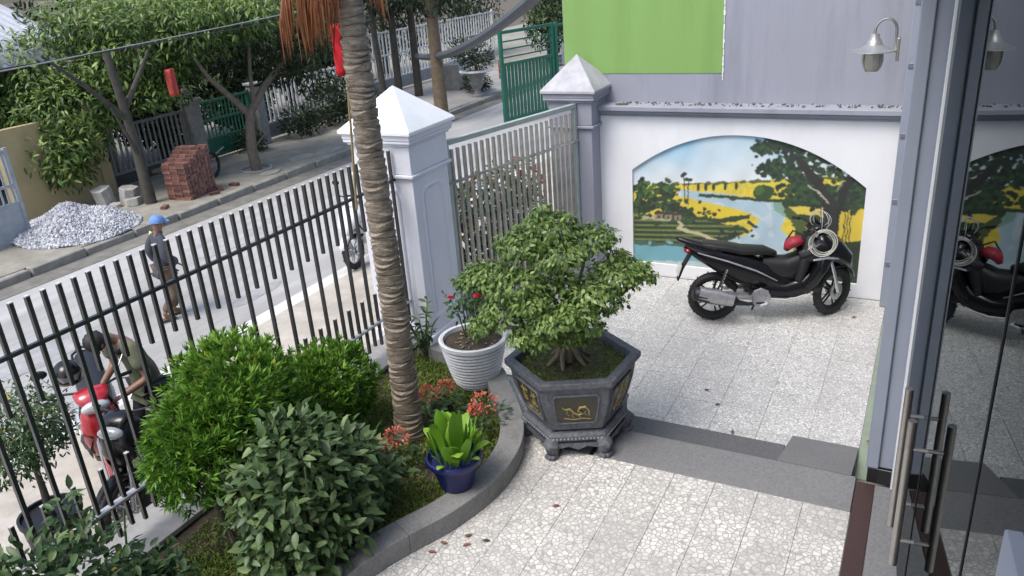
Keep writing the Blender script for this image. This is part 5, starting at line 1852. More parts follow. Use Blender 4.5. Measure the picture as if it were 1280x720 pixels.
cp = MB().add(vs, fs).build('cap', capm, ped, smooth=80)
br = [hd_ + upv * .03 + fv * (.10 + .075 * math.cos(a)) + sv * (.09 * math.sin(a)) for a in [PI * (i / 8 - .5) for i in range(9)]]
bo_ = [q + upv * .008 for q in br]
MB().add(br + bo_, [tuple(range(9)), tuple(range(17, 8, -1))] + [(i, i + 9, i + 10, i + 1) for i in range(8)]).build('brim', capm, cp, smooth=0)
# pale yellow cloth over the left shoulder
MB().sweep([(0, 1.10), (-.02, 1.22), (.02, 1.36), (.06, 1.26)], [.06, .055, .05, .05], [.02, .03, .035, .02], 10, 2.4, .2).build('yellow_cloth', mat('yellow_green_cloth', (.62, .66, .18), .8, var=.2, vscale=20), ped, smooth=70)

# man bending over the red motorbike, olive shirt; bends towards +x of his own frame
J = dict(pel=(0, 0, .82), waist=(.04, 0, 1.0), chest=(.14, 0, 1.27), neck=(.25, 0, 1.39), head=(.36, 0, 1.39), crown=(.44, 0, 1.43),
         shL=(.16, .20, 1.31), elL=(.14, .28, 1.0), wrL=(.36, .18, .90), shR=(.16, -.20, 1.31), elR=(.13, -.29, 1.0), wrR=(.34, -.20, .89),
         hipL=(0, .10, .78), knL=(.13, .12, .43), anL=(-.02, .11, .09), toL=(.10, .13, .045), hipR=(0, -.10, .78), knR=(.11, -.13, .43), anR=(-.06, -.13, .09), toR=(.06, -.16, .045), face=(.5, 0, -.9))
om = mat('olive_tee', (.105, .115, .07), .85, var=.25, vscale=9, bump=.4, bscale=14)
nm_ = mat('dark_navy_trousers', (.022, .024, .034), .85, var=.3, vscale=10, bump=.3, bscale=14)
man, (hd_, upv, fv, sv) = person((4.17, 6.15, ZS + .004), math.radians(172), J, 'man in olive tee shirt bending over the red motorbike', om, nm_, M['bk_matt'], sleeve=.4, scale=.98)
vs, fs = [], []
for i in range(8):
    th = PI * .60 * i / 7
    for k in range(20):
        a = 2 * PI * k / 20
        rgh = 1 + .05 * math.sin(5 * a + 3 * i)
        vs.append(hd_ + upv * (.01 + .105 * rgh * math.cos(th)) + fv * (-.015 + .098 * rgh * math.sin(th) * math.cos(a)) + sv * (.098 * rgh * math.sin(th) * math.sin(a)))
for i in range(7):
    for k in range(20):
        a, b_ = i * 20 + k, i * 20 + (k + 1) % 20
        fs.append((a, a + 20, b_ + 20, b_))
MB().add(vs, fs).build('hair', M['hair'], man, smooth=80)
# straps of a shoulder bag

# ------------------------------------------------------------------ across the street
ZF = ZS + 0.13
M['ochre'] = mat('ochre_render', (0.40, 0.325, 0.17), 0.85, var=0.1, vscale=2, bump=0.1, bscale=50, dirt=(0.22, 0.17, 0.09), dirt_amt=0.5, dscale=1.3)
M['grey_steel'] = mat('grey_painted_steel', (0.30, 0.33, 0.36), 0.5, var=0.15, vscale=6)
M['old_steel'] = mat('dull_grey_bars', (0.20, 0.20, 0.19), 0.6, var=0.3, vscale=5)
M['green_steel'] = mat('dark_green_steel', (0.012, 0.12, 0.075), 0.45, var=0.2, vscale=4, dirt=(0.02, 0.07, 0.05), dirt_amt=0.5, dscale=3)
M['white_picket'] = mat('white_picket', (0.55, 0.56, 0.55), 0.6, var=0.15, vscale=4)
M['stone_old'] = mat('old_stone', (0.24, 0.24, 0.23), 0.85, var=0.3, vscale=7, bump=0.4, bscale=30)
M['brick'] = mat('red_brick', (0.17, 0.075, 0.058), 0.9, var=0.35, vscale=6, bump=0.3, bscale=60, rand=.5, dirt=(.20, .15, .13), dirt_amt=.7, dscale=5)
M['red_cloth'] = mat('red_cloth', (0.62, 0.012, 0.02), 0.7, var=0.12, vscale=10)
M['cable'] = mat('black_cable', (0.02, 0.02, 0.022), 0.6, var=0.2)
M['roof'] = mat('corrugated_grey_roof', (0.36, 0.38, 0.42), 0.5, var=0.2, vscale=1.5)

# ochre wall
ow = thing('ochre_wall', (9.8, 15.4, ZF), 'plain ochre rendered wall behind the gravel heap', 'wall')
MB().box(-1.1, 1.02, -.08, .08, -.1, 1.75).build('panel', M['ochre'], ow, smooth=0)
MB().box(.80, 1.05, -.13, .13, -.1, 1.95).build('post', M['ochre'], ow, bevel=.01)


def bar_gate(name, x0, x1, y, z0, z1, pitch, w, m_, label, cat='gate', panel=0.0, rails=(0.0, 1.0), panel_m=None, ang=0.0):
    t = thing(name, (x0, y, z0), label, cat, ang)
    l_, h_ = x1 - x0, z1 - z0
    for r in rails:
        z = (h_ - .05) * r
        MB().box(0, l_, -.02, .02, z, z + .05).build('rail', m_, t)
    for x in (0, l_ - .06):
        MB().box(x, x + .06, -.03, .03, .0, h_ + .03).build('post', m_, t)
    if panel:
        MB().box(.065, l_ - .065, -.008, .008, .055, h_ * panel).build('panel', panel_m or m_, t)
    me = MB().box(-w / 2, w / 2, -.012, .012, max(.052, h_ * panel), h_ - .052).mesh('bar', m_, 0)
    n_ = int((l_ - .12) / pitch)
    for i in range(n_):
        link('bar', me, t, (.06 + (l_ - .12) * (i + .5) / n_, 0, 0))
    return t


bar_gate('steel_gate', 7.2, 8.12, 14.1, ZF, 1.45, .09, .028, M['grey_steel'], 'pale grey steel gate leaf beside the gravel heap', panel=.42, rails=(0, .42, .62, 1))
bar_gate('bar_railing', 10.95, 13.2, 15.5, ZF, 1.20, .13, .045, M['old_steel'], 'dull grey upright bar railing behind the brick stack', 'railing', panel=.22, rails=(0, .22, .95), panel_m=M['bark_dark'])
gp = thing('stone_post', (13.36, 15.45, ZF), 'old stone gate post with ball finial beside the green gate', 'post')
MB().box(-.16, .16, -.16, .16, 0, 1.45).build('shaft', M['stone_old'], gp, bevel=.015)
MB().box(-.21, .21, -.21, .21, 1.452, 1.53).build('cap', M['stone_old'], gp, bevel=.015)
MB().lathe([(.05, 1.53), (.10, 1.57), (.07, 1.61), (.12, 1.68), (.12, 1.75), (.06, 1.83), (0, 1.85)], 14).build('finial', M['stone_old'], gp)
bar_gate('green_gate', 13.56, 15.3, 15.5, ZF + .04, 1.22, .11, .028, M['green_steel'], 'dark green barred gate with solid lower panel across the road', panel=.30, rails=(0, .32, .66, 1))
gp2 = thing('stone_post', (15.48, 15.45, ZF), 'plain stone gate post behind the forked tree', 'post')
MB().box(-.15, .15, -.15, .15, 0, 1.5).build('shaft', M['stone_old'], gp2, bevel=.015)
MB().box(-.19, .19, -.19, .19, 1.502, 1.57).build('cap', M['stone_old'], gp2, bevel=.015)
pf = bar_gate('picket_fence', 15.75, 20.2, 15.6, ZF, 1.35, .16, .055, M['white_picket'], 'pale picket fence on a low wall behind the forked tree', 'fence', panel=.28, rails=(.28, .95), panel_m=M['stone_old'])
pf2 = bar_gate('picket_fence', 20.5, 31.0, 16.8, ZF, 1.9, .20, .065, M['white_picket'], 'white picket fence behind the row of tree trunks', 'fence', panel=.22, rails=(.22, .6, .97), panel_m=M['stone_old'])

# gravel heap
hs = np.random.default_rng(3)
gx, gy = 8.72, 13.72
pos = []
rows = []
NG = 15000
r_ = np.sqrt(hs.random(NG))
a_ = hs.uniform(0, 2 * PI, NG)
X_, Y_ = r_ * np.cos(a_) * 1.05, r_ * np.sin(a_) * 1.18


def heap(x, y):
    r = np.sqrt((x / 1.05) ** 2 + (y / 1.18) ** 2)
    return np.maximum(0, .52 * (1 - r) + .05 * np.sin(x * 6 + 1) * np.sin(y * 5)) * (1 - .25 * np.exp(-((x - .2) ** 2 + (y + .1) ** 2) / .05))


s_ = hs.uniform(.012, .034, NG)
vs = np.zeros((NG, 6, 3))
base_ = np.stack([X_, Y_, heap(X_, Y_) + .01], 1)
octv = np.array([(1, 0, 0), (-1, 0, 0), (0, 1, 0), (0, -1, 0), (0, 0, 1), (0, 0, -1)], float)
for i in range(NG):
    pass
rotm = hs.normal(0, .35, (NG, 6, 3))
vs = base_[:, None, :] + (octv[None] + rotm) * s_[:, None, None]
of = np.array([(0, 2, 4), (2, 1, 4), (1, 3, 4), (3, 0, 4), (2, 0, 5), (1, 2, 5), (3, 1, 5), (0, 3, 5)])
idx = (of[None] + (np.arange(NG) * 6)[:, None, None]).reshape(-1, 3)
me = bpy.data.meshes.new('gravel_heap')
me.vertices.add(NG * 6)
me.vertices.foreach_set('co', vs.ravel())
me.loops.add(idx.size)
me.loops.foreach_set('vertex_index', idx.ravel().astype(np.int32))
me.polygons.add(len(idx))
me.polygons.foreach_set('loop_start', (np.arange(len(idx)) * 3).astype(np.int32))
me.polygons.foreach_set('loop_total', np.full(len(idx), 3, np.int32))
me.update(calc_edges=True)
at_ = me.attributes.new('v', 'FLOAT', 'POINT')
at_.data.foreach_set('value', np.repeat(hs.random(NG), 6))
me.materials.append(leaf_mat('crushed_stone', (.16, .17, .19), (.36, .37, .40), (.62, .63, .66), .85, 0.0))
o = link('gravel_heap', me, None, (gx, gy, ZF))
tag(o, 'heap of pale crushed gravel on the far pavement', 'gravel', kind='stuff')
core = MB()
vs, fs = [], []
for i in range(9):
    for k in range(28):
        a = 2 * PI * k / 28
        x, y = 1.05 * i / 8 * math.cos(a), 1.18 * i / 8 * math.sin(a)
        vs.append((x, y, float(heap(np.array(x), np.array(y))) - .004))
for i in range(8):
    for k in range(28):
        a, b_ = i * 28 + k, i * 28 + (k + 1) % 28
        fs.append((a, a + 28, b_ + 28, b_))
o = core.add(vs, fs).build('heap_core', mat('gravel_fines', (.28, .29, .31), .9, var=.3, vscale=30), None, (gx, gy, ZF), smooth=70)
o.parent = bpy.data.objects['gravel_heap']
o.location = (0, 0, 0)

# rubble blocks beside the heap
rub_m = mat('broken_concrete', (.36, .35, .32), .9, var=.25, vscale=8, bump=.3)
for i, (x, y, s, lab) in enumerate(((10.05, 14.6, .30, 'upright broken concrete block between gravel heap and railing'), (10.35, 14.3, .26, 'pale broken slab leaning on the rubble'), (10.62, 14.65, .22, 'small broken block at the end of the rubble'), (10.25, 14.05, .28, 'flat broken slab lying in front of the rubble'), (10.0, 14.25, .18, 'little lump of concrete beside the gravel'))):
    r = random.Random(40 + i)
    poly = [(s * r.uniform(.55, 1) * math.cos(2 * PI * k / 6), s * r.uniform(.45, .8) * math.sin(2 * PI * k / 6)) for k in range(6)]
    h_ = s * (1.3 if i in (0, 1) else .55)
    o = MB().prism(poly, 0, h_).build('rubble_block', rub_m, None, (x, y, ZF - .02), (r.uniform(-.25, .25), r.uniform(-.25, .25), r.random() * 3), smooth=0, bevel=.012)
    tag(o, lab, 'rubble', 'broken concrete by the gravel heap')

# stack of bricks
bs = thing('brick_stack', (11.12, 13.35, ZF), 'stack of red bricks piled on the far pavement by a tree', 'bricks', math.radians(8))
bk = MB().box(-.05, .05, -.105, .105, 0, .058).mesh('brick', M['brick'], 0)
rest = MB()
for z in range(18):
    for i in range(8):
        for j in range(3):
            if z > 13 and i < (z - 13) * 1.2 or (z == 17 and RNG.random() < .35):
                continue
            x, y = -.42 + i * .117 + RNG.uniform(-.008, .008) + .012 * (z % 2), -.26 + j * .225 + RNG.uniform(-.014, .014)
            turn = RNG.uniform(-.05, .05)
            if j == 0 or i == 0 or z > 15:
                link('brick', bk, bs, (x, y, .0625 * z), (0, 0, turn))
            else:
                rest.obox((x, y, .0625 * z + .029), (.10, .21, .058), (0, 0, turn))
o = rest.build('inner_bricks', M['brick'], bs, smooth=0)
o['kind'] = 'stuff'
bs.scale = (.86, .86, .86)
for i, (x, y) in enumerate(((11.55, 13.0), (11.9, 12.95), (10.2, 13.1), (11.25, 12.85))):
    o = link('loose_brick', MB().box(-.105, .105, -.05, .05, 0, .058).mesh('loose_brick', M['brick'], 0), None, (x, y, ZF), (0, 0, RNG.random() * 3))
    tag(o, 'single red brick lying loose beside the brick stack', 'brick', 'loose bricks by the stack')

# spoked cart behind the bricks
ct = thing('hand_cart', (12.3, 13.95, ZF), 'dark hand cart with a rubber wheel behind the brick stack', 'cart', math.radians(12))
wm = MB().torus((0, 0, .30), .26, .035, 28, 8)
wmo = wm.build('wheel', M['rubber'], ct)
sk = MB()
for k in range(10):
    a = 2 * PI * k / 10
    sk.tube([(0, 0, .30), (.25 * math.cos(a), 0, .30 + .25 * math.sin(a))], .006, 5)
sk.build('spokes', M['old_steel'], wmo)
MB().box(-1.0, .35, .1, .75, .38, .44).build('bed', M['bark_dark'], ct, bevel=.006)
MB().tube([(.3, .15, .41), (.75, .15, .52)], .02, 8).build('shaft', M['old_steel'], ct)
MB().tube([(.3, .7, .41), (.75, .7, .52)], .02, 8).build('shaft', M['old_steel'], ct)

# ------------------------------------------------------------------ trees
LEAF_M = leaf_tpl(.30, .08, .25, 3)


def tree(name, base, limbs, clumps, n, size, lm, label, cat='tree', bark=None, r0=.12, shell=.5, group='trees across the street', droop=.35, mean=.45):
    t = thing(name, base, label, cat, group=group)
    B = Vector(base)
    tr_ = MB()
    for l_ in limbs:
        pts = [Vector(p) - B for p in l_['p']]
        k_ = len(pts)
        ra, rb_ = l_.get('r', (r0, r0 * .4))
        tr_.tube(pts, [ra + (rb_ - ra) * i / (k_ - 1) for i in range(k_)], 10)
    tr_.build('trunk', bark or M['bark_dark'], t, smooth=60)
    if n:
        P_, D_ = clump_points(clumps, n, shell, -.85)
        d = D_ * .6 + jit(len(P_), .55) + np.array([0, 0, -droop])
        nr = D_ * .6 + np.array([0, 0, .8]) + jit(len(P_), .4)
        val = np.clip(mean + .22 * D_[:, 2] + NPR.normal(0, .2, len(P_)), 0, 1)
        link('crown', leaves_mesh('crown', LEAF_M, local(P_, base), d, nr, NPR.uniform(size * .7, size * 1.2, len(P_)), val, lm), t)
    return t


def cpx(lst, dep):
    out = []
    for (px, py, rx, ry, dd) in lst:
        c = at_px(px, py, dep + dd)
        s = (dep + dd) / FPX
        out.append(((c.x, c.y, c.z), (rx * s, rx * s, ry * s)))
    return out


# mango: trunk between wall and railing, crown hanging low in front of the ochre wall
tree('mango_tree', (10.35, 13.75, ZF), [{'p': [(10.42, 13.75, ZF - .05), (10.40, 13.75, .4), (10.44, 13.8, 1.1), (10.38, 13.8, 1.8), (10.3, 13.8, 2.8)], 'r': (.12, .07)}, {'p': [(10.42, 13.8, 1.5), (9.7, 13.7, 2.2), (8.9, 13.6, 2.9)], 'r': (.06, .025)}, {'p': [(10.4, 13.8, 1.7), (11.0, 13.8, 2.4), (11.6, 13.9, 3.0)], 'r': (.06, .025)},
     {'p': [(10.42, 13.75, .7), (10.25, 13.7, 1.2), (10.0, 13.65, 1.8)], 'r': (.045, .02)}],
     cpx([(60, 80, 62, 45, 0), (40, 150, 42, 42, -.3), (95, 130, 55, 45, -.3), (70, 190, 48, 35, -.4), (85, 215, 30, 22, -.5), (62, 205, 20, 28, -.5), (130, 90, 60, 45, 0), (175, 60, 70, 45, .2), (240, 40, 70, 36, .3), (160, 100, 45, 26, .4), (205, 85, 45, 26, .5), (110, 30, 70, 35, .2), (170, 20, 80, 26, 0), (250, 15, 80, 26, .2), (330, 10, 70, 24, .3), (30, 110, 30, 40, 0), (60, 170, 40, 40, -.3), (100, 175, 36, 34, -.4), (55, 120, 45, 40, -.2), (130, 140, 30, 26, .2), (225, 75, 35, 20, .6), (190, 120, 34, 20, .1), (215, 115, 26, 16, .4), (290, 30, 60, 30, .6)], 16.3),
     19000, .165, LM['mango'], 'leafy mango tree with drooping crown in front of the ochre wall', mean=.52)
# forked tree beside the kerb
tree('forked_tree', (13.15, 13.5, ZF), [{'p': [(13.15, 13.5, ZF - .05), (13.12, 13.5, .35), (13.2, 13.5, .8), (13.35, 13.55, 1.15)], 'r': (.13, .10)}, {'p': [(13.3, 13.55, 1.05), (12.9, 13.6, 1.5), (12.4, 13.6, 2.0), (12.0, 13.7, 2.8)], 'r': (.09, .03)}, {'p': [(13.35, 13.55, 1.1), (13.9, 13.5, 1.6), (14.6, 13.4, 2.1), (15.4, 13.4, 2.6)], 'r': (.10, .03)},
     {'p': [(13.5, 13.55, 1.25), (13.6, 13.6, 1.9), (13.8, 13.6, 2.8)], 'r': (.06, .03)}, {'p': [(14.2, 13.45, 1.85), (14.9, 13.3, 1.75), (15.5, 13.2, 1.9)], 'r': (.05, .015)}, {'p': [(13.13, 13.5, .3), (13.3, 13.4, .45), (13.5, 13.35, .62)], 'r': (.035, .01)}],
     cpx([(330, 40, 60, 30, .3), (380, 60, 50, 30, .3), (300, 70, 40, 25, .4), (410, 30, 50, 26, .5), (350, 90, 35, 18, .6), (265, 60, 40, 25, .3), (400, 105, 28, 16, .4)], 18.2), 5200, .16, LM['backtree'], 'dark forked tree standing by the far kerb', bark=M['bark'], mean=.5)
# kerb ring at the forked tree, small shrubs at its foot
tag(MB().torus((0, 0, .01), .34, .035, 24, 6, 'Z').build('tree_ring', M['stone_old'], None, (13.15, 13.5, ZF)), 'pale stone ring set round the foot of the forked tree', 'kerb ring')

# row of slim trunks and a stout trunk further along the road
for i, (px, py, r, lean, lab) in enumerate(((482, 128, .11, -.15, 'slim trunk tree next to the palm, in the far row'), (500, 124, .13, .05, 'slim tree with slightly bent trunk in the far row'), (524, 120, .14, .02, 'straight mid sized tree in the far row'), (553, 148, .20, .0, 'stout brown tree trunk standing alone by the driveway'))):
    v = (FWD + RIGHT * ((px - 640) / FPX) + DOWN * ((py - 360) / FPX))
    b_ = CAM + v * ((ZF - CAM.z) / v.z)
    tree('street_tree', (b_.x, b_.y, ZF), [{'p': [(b_.x, b_.y, ZF - .05), (b_.x + lean * .5, b_.y, 1.0), (b_.x + lean, b_.y, 2.4), (b_.x + lean, b_.y, 4.0)], 'r': (r, r * .7)}, {'p': [(b_.x + lean * .8, b_.y, 2.0), (b_.x + lean + .6, b_.y + .3, 3.0), (b_.x + lean + 1, b_.y + .4, 3.8)], 'r': (r * .5, r * .25)}],
         [((b_.x + lean + q[0], b_.y + q[1], q[2]), (1.0, 1.0, .55)) for q in ((0, 0, 3.6), (.8, .5, 3.2), (-.7, .6, 3.4), (.3, -.3, 3.0))], 1700, .20, LM['backtree'], lab, bark=(mat('warm_bark', (.15, .115, .075), .9, var=.3, vscale=8, bump=.6, bscale=25) if i == 3 else M['bark_dark']), mean=.45)

# hedges and shrubs along the far fences
for i, (x, y, rx, rz_, n, lab) in enumerate(((16.4, 15.0, .55, .45, 900, 'dark shrub at the end of the picket fence near the forked tree'), (17.6, 15.0, .75, .60, 1300, 'rounded dark hedge in the middle of the picket fence'), (18.9, 15.0, .85, .75, 1500, 'tall dark hedge bush beside the palm trunk'), (14.6, 15.1, .35, .30, 350, 'low weeds under the green gate'), (23.4, 13.5, .50, .38, 800, 'dark bush growing beside the white rimmed urn'))):
    t = thing('hedge_shrub', (x, y, ZF), lab, 'shrub', group='shrubs along the far fences')
    P_, D_ = clump_points([((0, 0, rz_ * .9), (rx, .4, rz_)), ((rx * .5, -.1, rz_ * .6), (rx * .6, .35, rz_ * .6))], n, .5, -.7)
    link('foliage', leaves_mesh('foliage', LEAF_M, P_, D_ + jit(n, .5), D_ + np.array([0, 0, .6]), NPR.uniform(.09, .16, n), np.clip(NPR.normal(.38, .2, n), 0, 1), LM['backtree']), t)
    for q in range(3):
        MB().tube([(0.05 * q, 0, -.03), (.15 * (q - 1), 0, rz_)], [.02, .01], 5).build('stem', M['bark_dark'], t)

# dense garden trees behind the fences
gt = [(7.0, 18.0, 2.2, 1.6), (9.6, 18.6, 2.0, 1.7), (12.2, 18.2, 2.1, 1.5), (14.8, 18.4, 1.9, 1.6), (17.4, 18.6, 2.2, 1.7), (20.4, 18.8, 2.0, 1.6), (23.5, 20.2, 2.4, 1.8), (27.5, 20.0, 2.6, 2.0), (32.0, 19.0, 2.6, 2.2), (37.0, 16.0, 2.8, 2.4), (30.5, 14.0, 1.8, 1.3), (13.5, 16.9, 1.2, .8), (16.2, 17.0, 1.2, .9)]
gl_ = ['broad dark tree behind the pale steel gate', 'dark tree behind the ochre wall', 'dark tree behind the bar railing', 'dark tree behind the green gate', 'dark tree behind the picket fence and hedge', 'dark tree behind the palm trunk', 'dark tree behind the slim trunks', 'dark tree behind the stout trunk', 'dark tree behind the white urn', 'large tree beyond the neighbour gate', 'light leafy tree above the urn', 'low leafy tree right behind the green gate', 'low leafy tree right behind the picket fence']
for i, ((x, y, h_, r), lab) in enumerate(zip(gt, gl_)):
    cl_ = [((x, y, h_), (r, r * .7, r * .85)), ((x - r * .7, y - .2, h_ * .7), (r * .7, r * .5, r * .7)), ((x + r * .7, y - .1, h_ * .75), (r * .7, r * .5, r * .7)), ((x + .2, y - .4, h_ * .45), (r * .8, r * .4, r * .5)), ((x, y, h_ + r * .7), (r * .6, r * .5, r * .5))]
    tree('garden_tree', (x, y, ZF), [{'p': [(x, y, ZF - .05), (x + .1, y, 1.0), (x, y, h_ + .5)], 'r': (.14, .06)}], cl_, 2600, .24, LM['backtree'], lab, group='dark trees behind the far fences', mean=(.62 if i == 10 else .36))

# house behind the mango with corrugated roof
fh = thing('far_house', (9.0, 19.5, ZF), 'grey house with corrugated metal roof behind the mango tree', 'house')
MB().box(-6, 3.0, 0, 5, 0, 2.6).build('wall', mat('far_wall_paint', (.30, .29, .26), .9, var=.2, vscale=2), fh, smooth=0)
rf = MB()
vs, fs = [], []
for i in range(181):
    x = -6.4 + 9.8 * i / 180
    zz = .03 * math.sin(2 * PI * i / 6)
    vs += [(x, -1.6, 2.25 + zz), (x, 5.4, 5.0 + zz)]
for i in range(180):
    fs.append((2 * i, 2 * i + 2, 2 * i + 3, 2 * i + 1))
o = rf.add(vs, fs).build('roof', M['roof'], fh, smooth=60)
o.modifiers.new('solid', 'SOLIDIFY').thickness = .01
# tin roof edge close by at the corner, seen over the mango
fl = thing('far_lean_to', (9.3, 16.6, ZF), 'pale tin lean-to roof on posts behind the steel gate', 'shed')
vs, fs = [], []
for i in range(121):
    x = -2.5 + 5.0 * i / 120
    zz = .025 * math.sin(2 * PI * i / 5)
    vs += [(x, -.6, 2.75 + zz), (x, 2.4, 3.9 + zz)]
for i in range(120):
    fs.append((2 * i, 2 * i + 2, 2 * i + 3, 2 * i + 1))
o = MB().add(vs, fs).build('roof', M['roof'], fl, smooth=60)
o.modifiers.new('solid', 'SOLIDIFY').thickness = .01
for x in (-2.3, 2.3):
    for y in (-.4, 2.2):
        MB().box(x - .05, x + .05, y - .05, y + .05, 0, 2.9 + (y + .6) * .38 - .1).build('post', M['old_steel'], fl)

# red flags
def hanging_flag(name, top, w, h_, label, pole=None, m_=None):
    t = thing(name, top, label, 'flag')
    vs, fs = [], []
    for j in range(9):
        for i in range(9):
            u, v = i / 8, j / 8
            vs.append((w * (u - .5) * (1 - .25 * v), .03 * math.sin(u * 9 + v * 2), -h_ * v - .04 * w * math.sin(u * 7)))
    for j in range(8):
        for i in range(8):
            a = j * 9 + i
            fs.append((a, a + 1, a + 10, a + 9))
    o_ = MB().add(vs, fs).build('cloth', m_ or M['red_cloth'], t, smooth=80)
    o_.modifiers.new('solid', 'SOLIDIFY').thickness = .004
    if pole:
        MB().tube([Vector(pole[0]) - Vector(top), Vector(pole[1]) - Vector(top)], .010, 7).build('pole', mat('bamboo_pole', (.33, .25, .11), .6, var=.25, vscale=9), t)
    return t


fp = at_px(419, 30, 5.75)
hanging_flag('red_flag', fp, .08, .36, 'narrow red flag hanging on a thin bamboo pole beside the palm', pole=(at_px(424, -40, 5.6), at_px(446, 262, 6.6)))
hanging_flag('red_banner', at_px(211, 86, 15.6), .24, .52, 'faded red banner hanging over the bar railing', m_=mat('faded_red_cloth', (.42, .06, .04), .75, var=.25, vscale=7))

# urn planter, metal box, sign, neighbour's green gate, driveway
ur = thing('stone_urn', (22.55, 12.95, ZF), 'grey stone urn planter with wide white rim on the driveway', 'urn')
MB().lathe([(.0, 0), (.20, 0), (.20, .06), (.12, .10), (.10, .20), (.17, .32), (.24, .42), (.20, .50), (.24, .60), (.30, .74), (.20, .76), (.0, .70)], 20).build('vase', M['stone_old'], ur)
MB().lathe([(.26, .765), (.52, .78), (.54, .80), (.53, .84), (.30, .84), (.28, .80)], 24).build('rim', M['white_picket'], ur)
P_, D_ = clump_points([((0, 0, 1.25), (.6, .6, .42)), ((-.3, .2, 1.5), (.5, .5, .4))], 900, .4)
up_ = thing('urn_shrub', (22.55, 12.95, ZF + .72), 'small dark shrub growing in the stone urn', 'shrub')
link('foliage', leaves_mesh('foliage', LEAF_M, P_ - np.array([0, 0, .72]), D_ + jit(900, .5), D_ + np.array([0, 0, .6]), NPR.uniform(.1, .17, 900), np.clip(NPR.normal(.4, .2, 900), 0, 1), LM['backtree']), up_)
MB().tube([(0, 0, 0), (.02, 0, .3), (-.05, .05, .6)], [.05, .04, .02], 7).build('stem', M['bark_dark'], up_)
bx = thing('metal_cabinet', (24.0, 14.6, ZF), 'grey metal cabinet standing by the white fence', 'cabinet', .2)
MB().box(-.45, .45, -.3, .3, .06, .85).build('case', M['old_steel'], bx, bevel=.02)
MB().box(-.43, .43, -.31, -.302, .45, .80).build('door', M['grey_steel'], bx, bevel=.004)
for s in (-.4, .4):
    MB().box(s - .04, s + .04, -.28, .28, 0, .058).build('foot', M['old_steel'], bx)
dr = struct(MB().box(19.5, 28.0, 12.7, 16.6, ZF - .1, ZF + .006).build('driveway', mat('driveway_concrete', (.30, .29, .27), .9, var=.2, vscale=1.4, bump=.2), smooth=0))
sg = thing('road_sign', at_px(626, 88, 27.0), 'small red and white sign on the fence beside the green neighbour gate', 'sign')
z_ = sg.location.z
MB().box(-.02, .02, -.02, .02, ZF - z_, .35).build('post', M['old_steel'], sg)
MB().box(-.20, .20, -.035, -.022, -.25, .33).build('board', mat('red_sign', (.5, .03, .04), .5, var=.1), sg, bevel=.004)
for zz in (-.14, .06, .22):
    MB().box(-.16, .16, -.042, -.0355, zz, zz + .06).build('white_band', M['white_picket'], sg, smooth=0)

ng = thing('neighbour_gate', (18.9, 10.1, ZS), 'tall dark green barred gate leaf of the neighbouring yard', 'gate', math.radians(-17))
gl2 = 2.1
for x in (0, gl2 - .09):
    MB().box(x, x + .09, -.04, .04, 0, 2.45).build('post', M['green_steel'], ng, bevel=.006)
for z in (.12, 1.55, 2.36):
    MB().box(.09, gl2 - .09, -.03, .03, z, z + .08).build('rail', M['green_steel'], ng)
for z in (1.75, 1.95, 2.15):
    MB().box(.09, gl2 - .09, -.018, .018, z, z + .035).build('slat', M['green_steel'], ng)
me = MB().box(-.045, .045, -.015, .015, .202, 1.548).mesh('bar', M['green_steel'], 0)
for i in range(14):
    link('bar', me, ng, (.15 + i * (gl2 - .3) / 13, 0, 0))
ng2 = thing('neighbour_gate', (20.95, 9.45, ZS), 'second dark green gate leaf with grey letter box near the lime wall', 'gate', math.radians(-10))
for x in (0, 1.9):
    MB().box(x, x + .09, -.04, .04, 0, 2.45).build('post', M['green_steel'], ng2, bevel=.006)
for z in (.12, 1.0, 1.25, 1.5, 1.75, 2.0, 2.34):
    MB().box(.09, 1.9, -.025, .025, z, z + .06).build('rail', M['green_steel'], ng2)
MB().box(.25, 1.3, -.09, -.03, 1.28, 1.85).build('letter_box', M['grey_steel'], ng2, bevel=.01)

# overhead wires and a sagging grey pipe
def wire(name, a, b_, sag, r, label, m_):
    a, b_ = Vector(a), Vector(b_)
    pts = [a.lerp(b_, i / 24) - Vector((0, 0, sag * 4 * (i / 24) * (1 - i / 24))) for i in range(25)]
    o_ = MB().tube(pts, r, 8).build(name, m_)
    return tag(o_, label, 'cable')


wire('overhead_wire', (-6, 9.2, 3.2), (26, 9.6, 3.9), .35, .008, 'thin overhead wire crossing the mango crown', M['cable'])
wire('overhead_wire', (-6, 9.0, 2.9), (26, 9.9, 4.25), .30, .007, 'thin pale overhead wire rising past the mango crown', mat('pale_cable', (.30, .31, .32), .5))
a, b_ = at_px(521, 70, 26.0), at_px(690, -22, 11.0)
wire('cable_bundle', a, b_, .35, .10, 'thick grey cable bundle sagging above the white pillar', mat('grey_sheath', (.07, .08, .09), .6, var=.2))

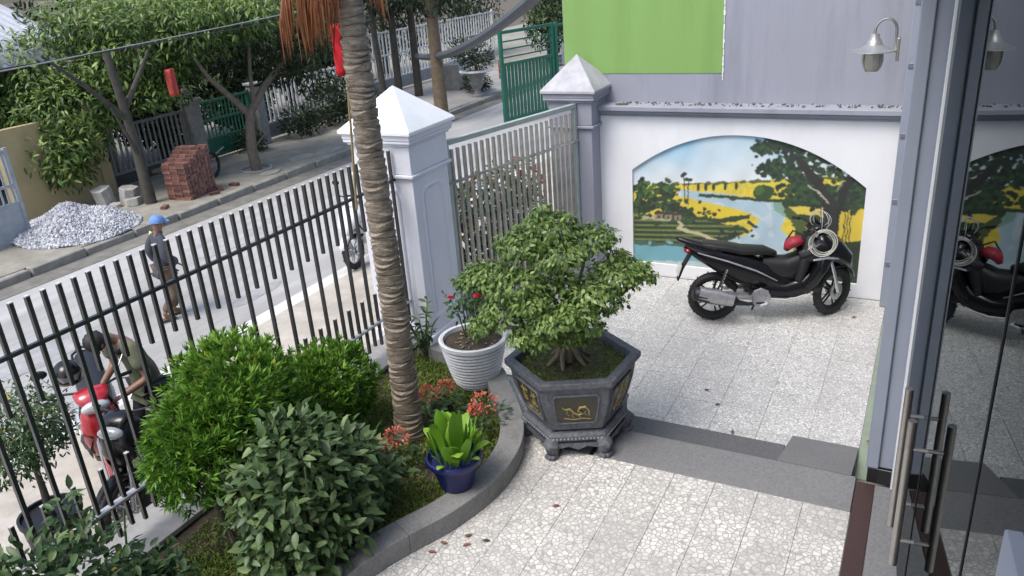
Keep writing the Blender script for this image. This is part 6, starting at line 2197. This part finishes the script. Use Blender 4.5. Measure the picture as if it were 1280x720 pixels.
# potted small tree outside the fence, at the frame's corner
pt_ = thing('black_tub', (2.72, 5.62, ZS + .004), 'big black tub standing outside the fence', 'pot')
MB().lathe([(.0, 0), (.17, 0), (.21, .50), (.225, .51), (.225, .55), (.205, .55), (.20, .52), (.0, .50)], 26).build('bowl', M['bk_matt'], pt_)
tree('potted_tree', (2.72, 5.62, ZS + .47), [{'p': [(2.72, 5.62, ZS + .45), (2.73, 5.62, .45), (2.72, 5.6, .9)], 'r': (.035, .015)}], [((2.74, 5.6, 1.0), (.32, .3, .34)), ((2.60, 5.6, .85), (.25, .25, .26)), ((2.88, 5.62, .92), (.2, .2, .22))], 2600, .06, LM['low'], 'small round-headed tree in the black tub outside the fence', group=None, shell=.45)

# flowering plants in pots behind the yard gate
pots = ((7.15, 4.85, None, 'leafy green potted shrub behind the yard gate next to the white pillar'), (7.6, 4.80, (.62, .42, .03), 'potted shrub with yellow flowers behind the yard gate'),
        (8.05, 4.72, (.45, .14, .04), 'potted shrub with orange flowers behind the yard gate'), (8.5, 4.68, None, 'leafy green potted shrub behind the yard gate between two flowering ones'), (8.95, 4.60, (.50, .04, .07), 'potted shrub with dark red flowers near the grey pillar'))
for i, (x, y, colr, lab) in enumerate(pots):
    t = thing('flowering_shrub', (x, y, ZS + .004), lab, 'shrub', group='flowering pots behind the gate')
    MB().lathe([(.0, 0), (.14, 0), (.20, .36), (.22, .36), (.22, .40), (.18, .40), (.0, .34)], 20).build('pot', M['stone_old'], t)
    MB().tube([(0, 0, .33), (.02, 0, .9), (0, 0, 1.5)], [.02, .015, .008], 6).build('stem', M['bark'], t)
    cl_ = [((0, 0, 1.50), (.26, .24, .32)), ((.06, 0, 1.1), (.30, .24, .34)), ((-.04, 0, .7), (.28, .24, .32))]
    P_, D_ = clump_points(cl_, 1100, .4)
    link('foliage', leaves_mesh('foliage', leaf_tpl(.5, .1, .2, 3), P_, D_ + jit(1100, .5), D_ + np.array([0, 0, .6]), NPR.uniform(.05, .09, 1100), np.clip(NPR.normal(.4, .2, 1100), 0, 1), LM['low']), t)
    if colr is None:
        continue
    P_, D_ = clump_points(cl_[:2], 110, .85)
    P_, D_ = P_[:90 - 18 * i], D_[:90 - 18 * i]
    nb2 = len(P_)
    link('blossom', leaves_mesh('blossom', leaf_tpl(.9, .1, .2, 3), P_, D_ + jit(nb2, .6), D_ + jit(nb2, .4), NPR.uniform(.05, .08, nb2), NPR.random(nb2), leaf_mat('blossom_%d' % i, tuple(c * .6 for c in colr), colr, tuple(min(1, c * 1.3) for c in colr), .5, .3)), t)
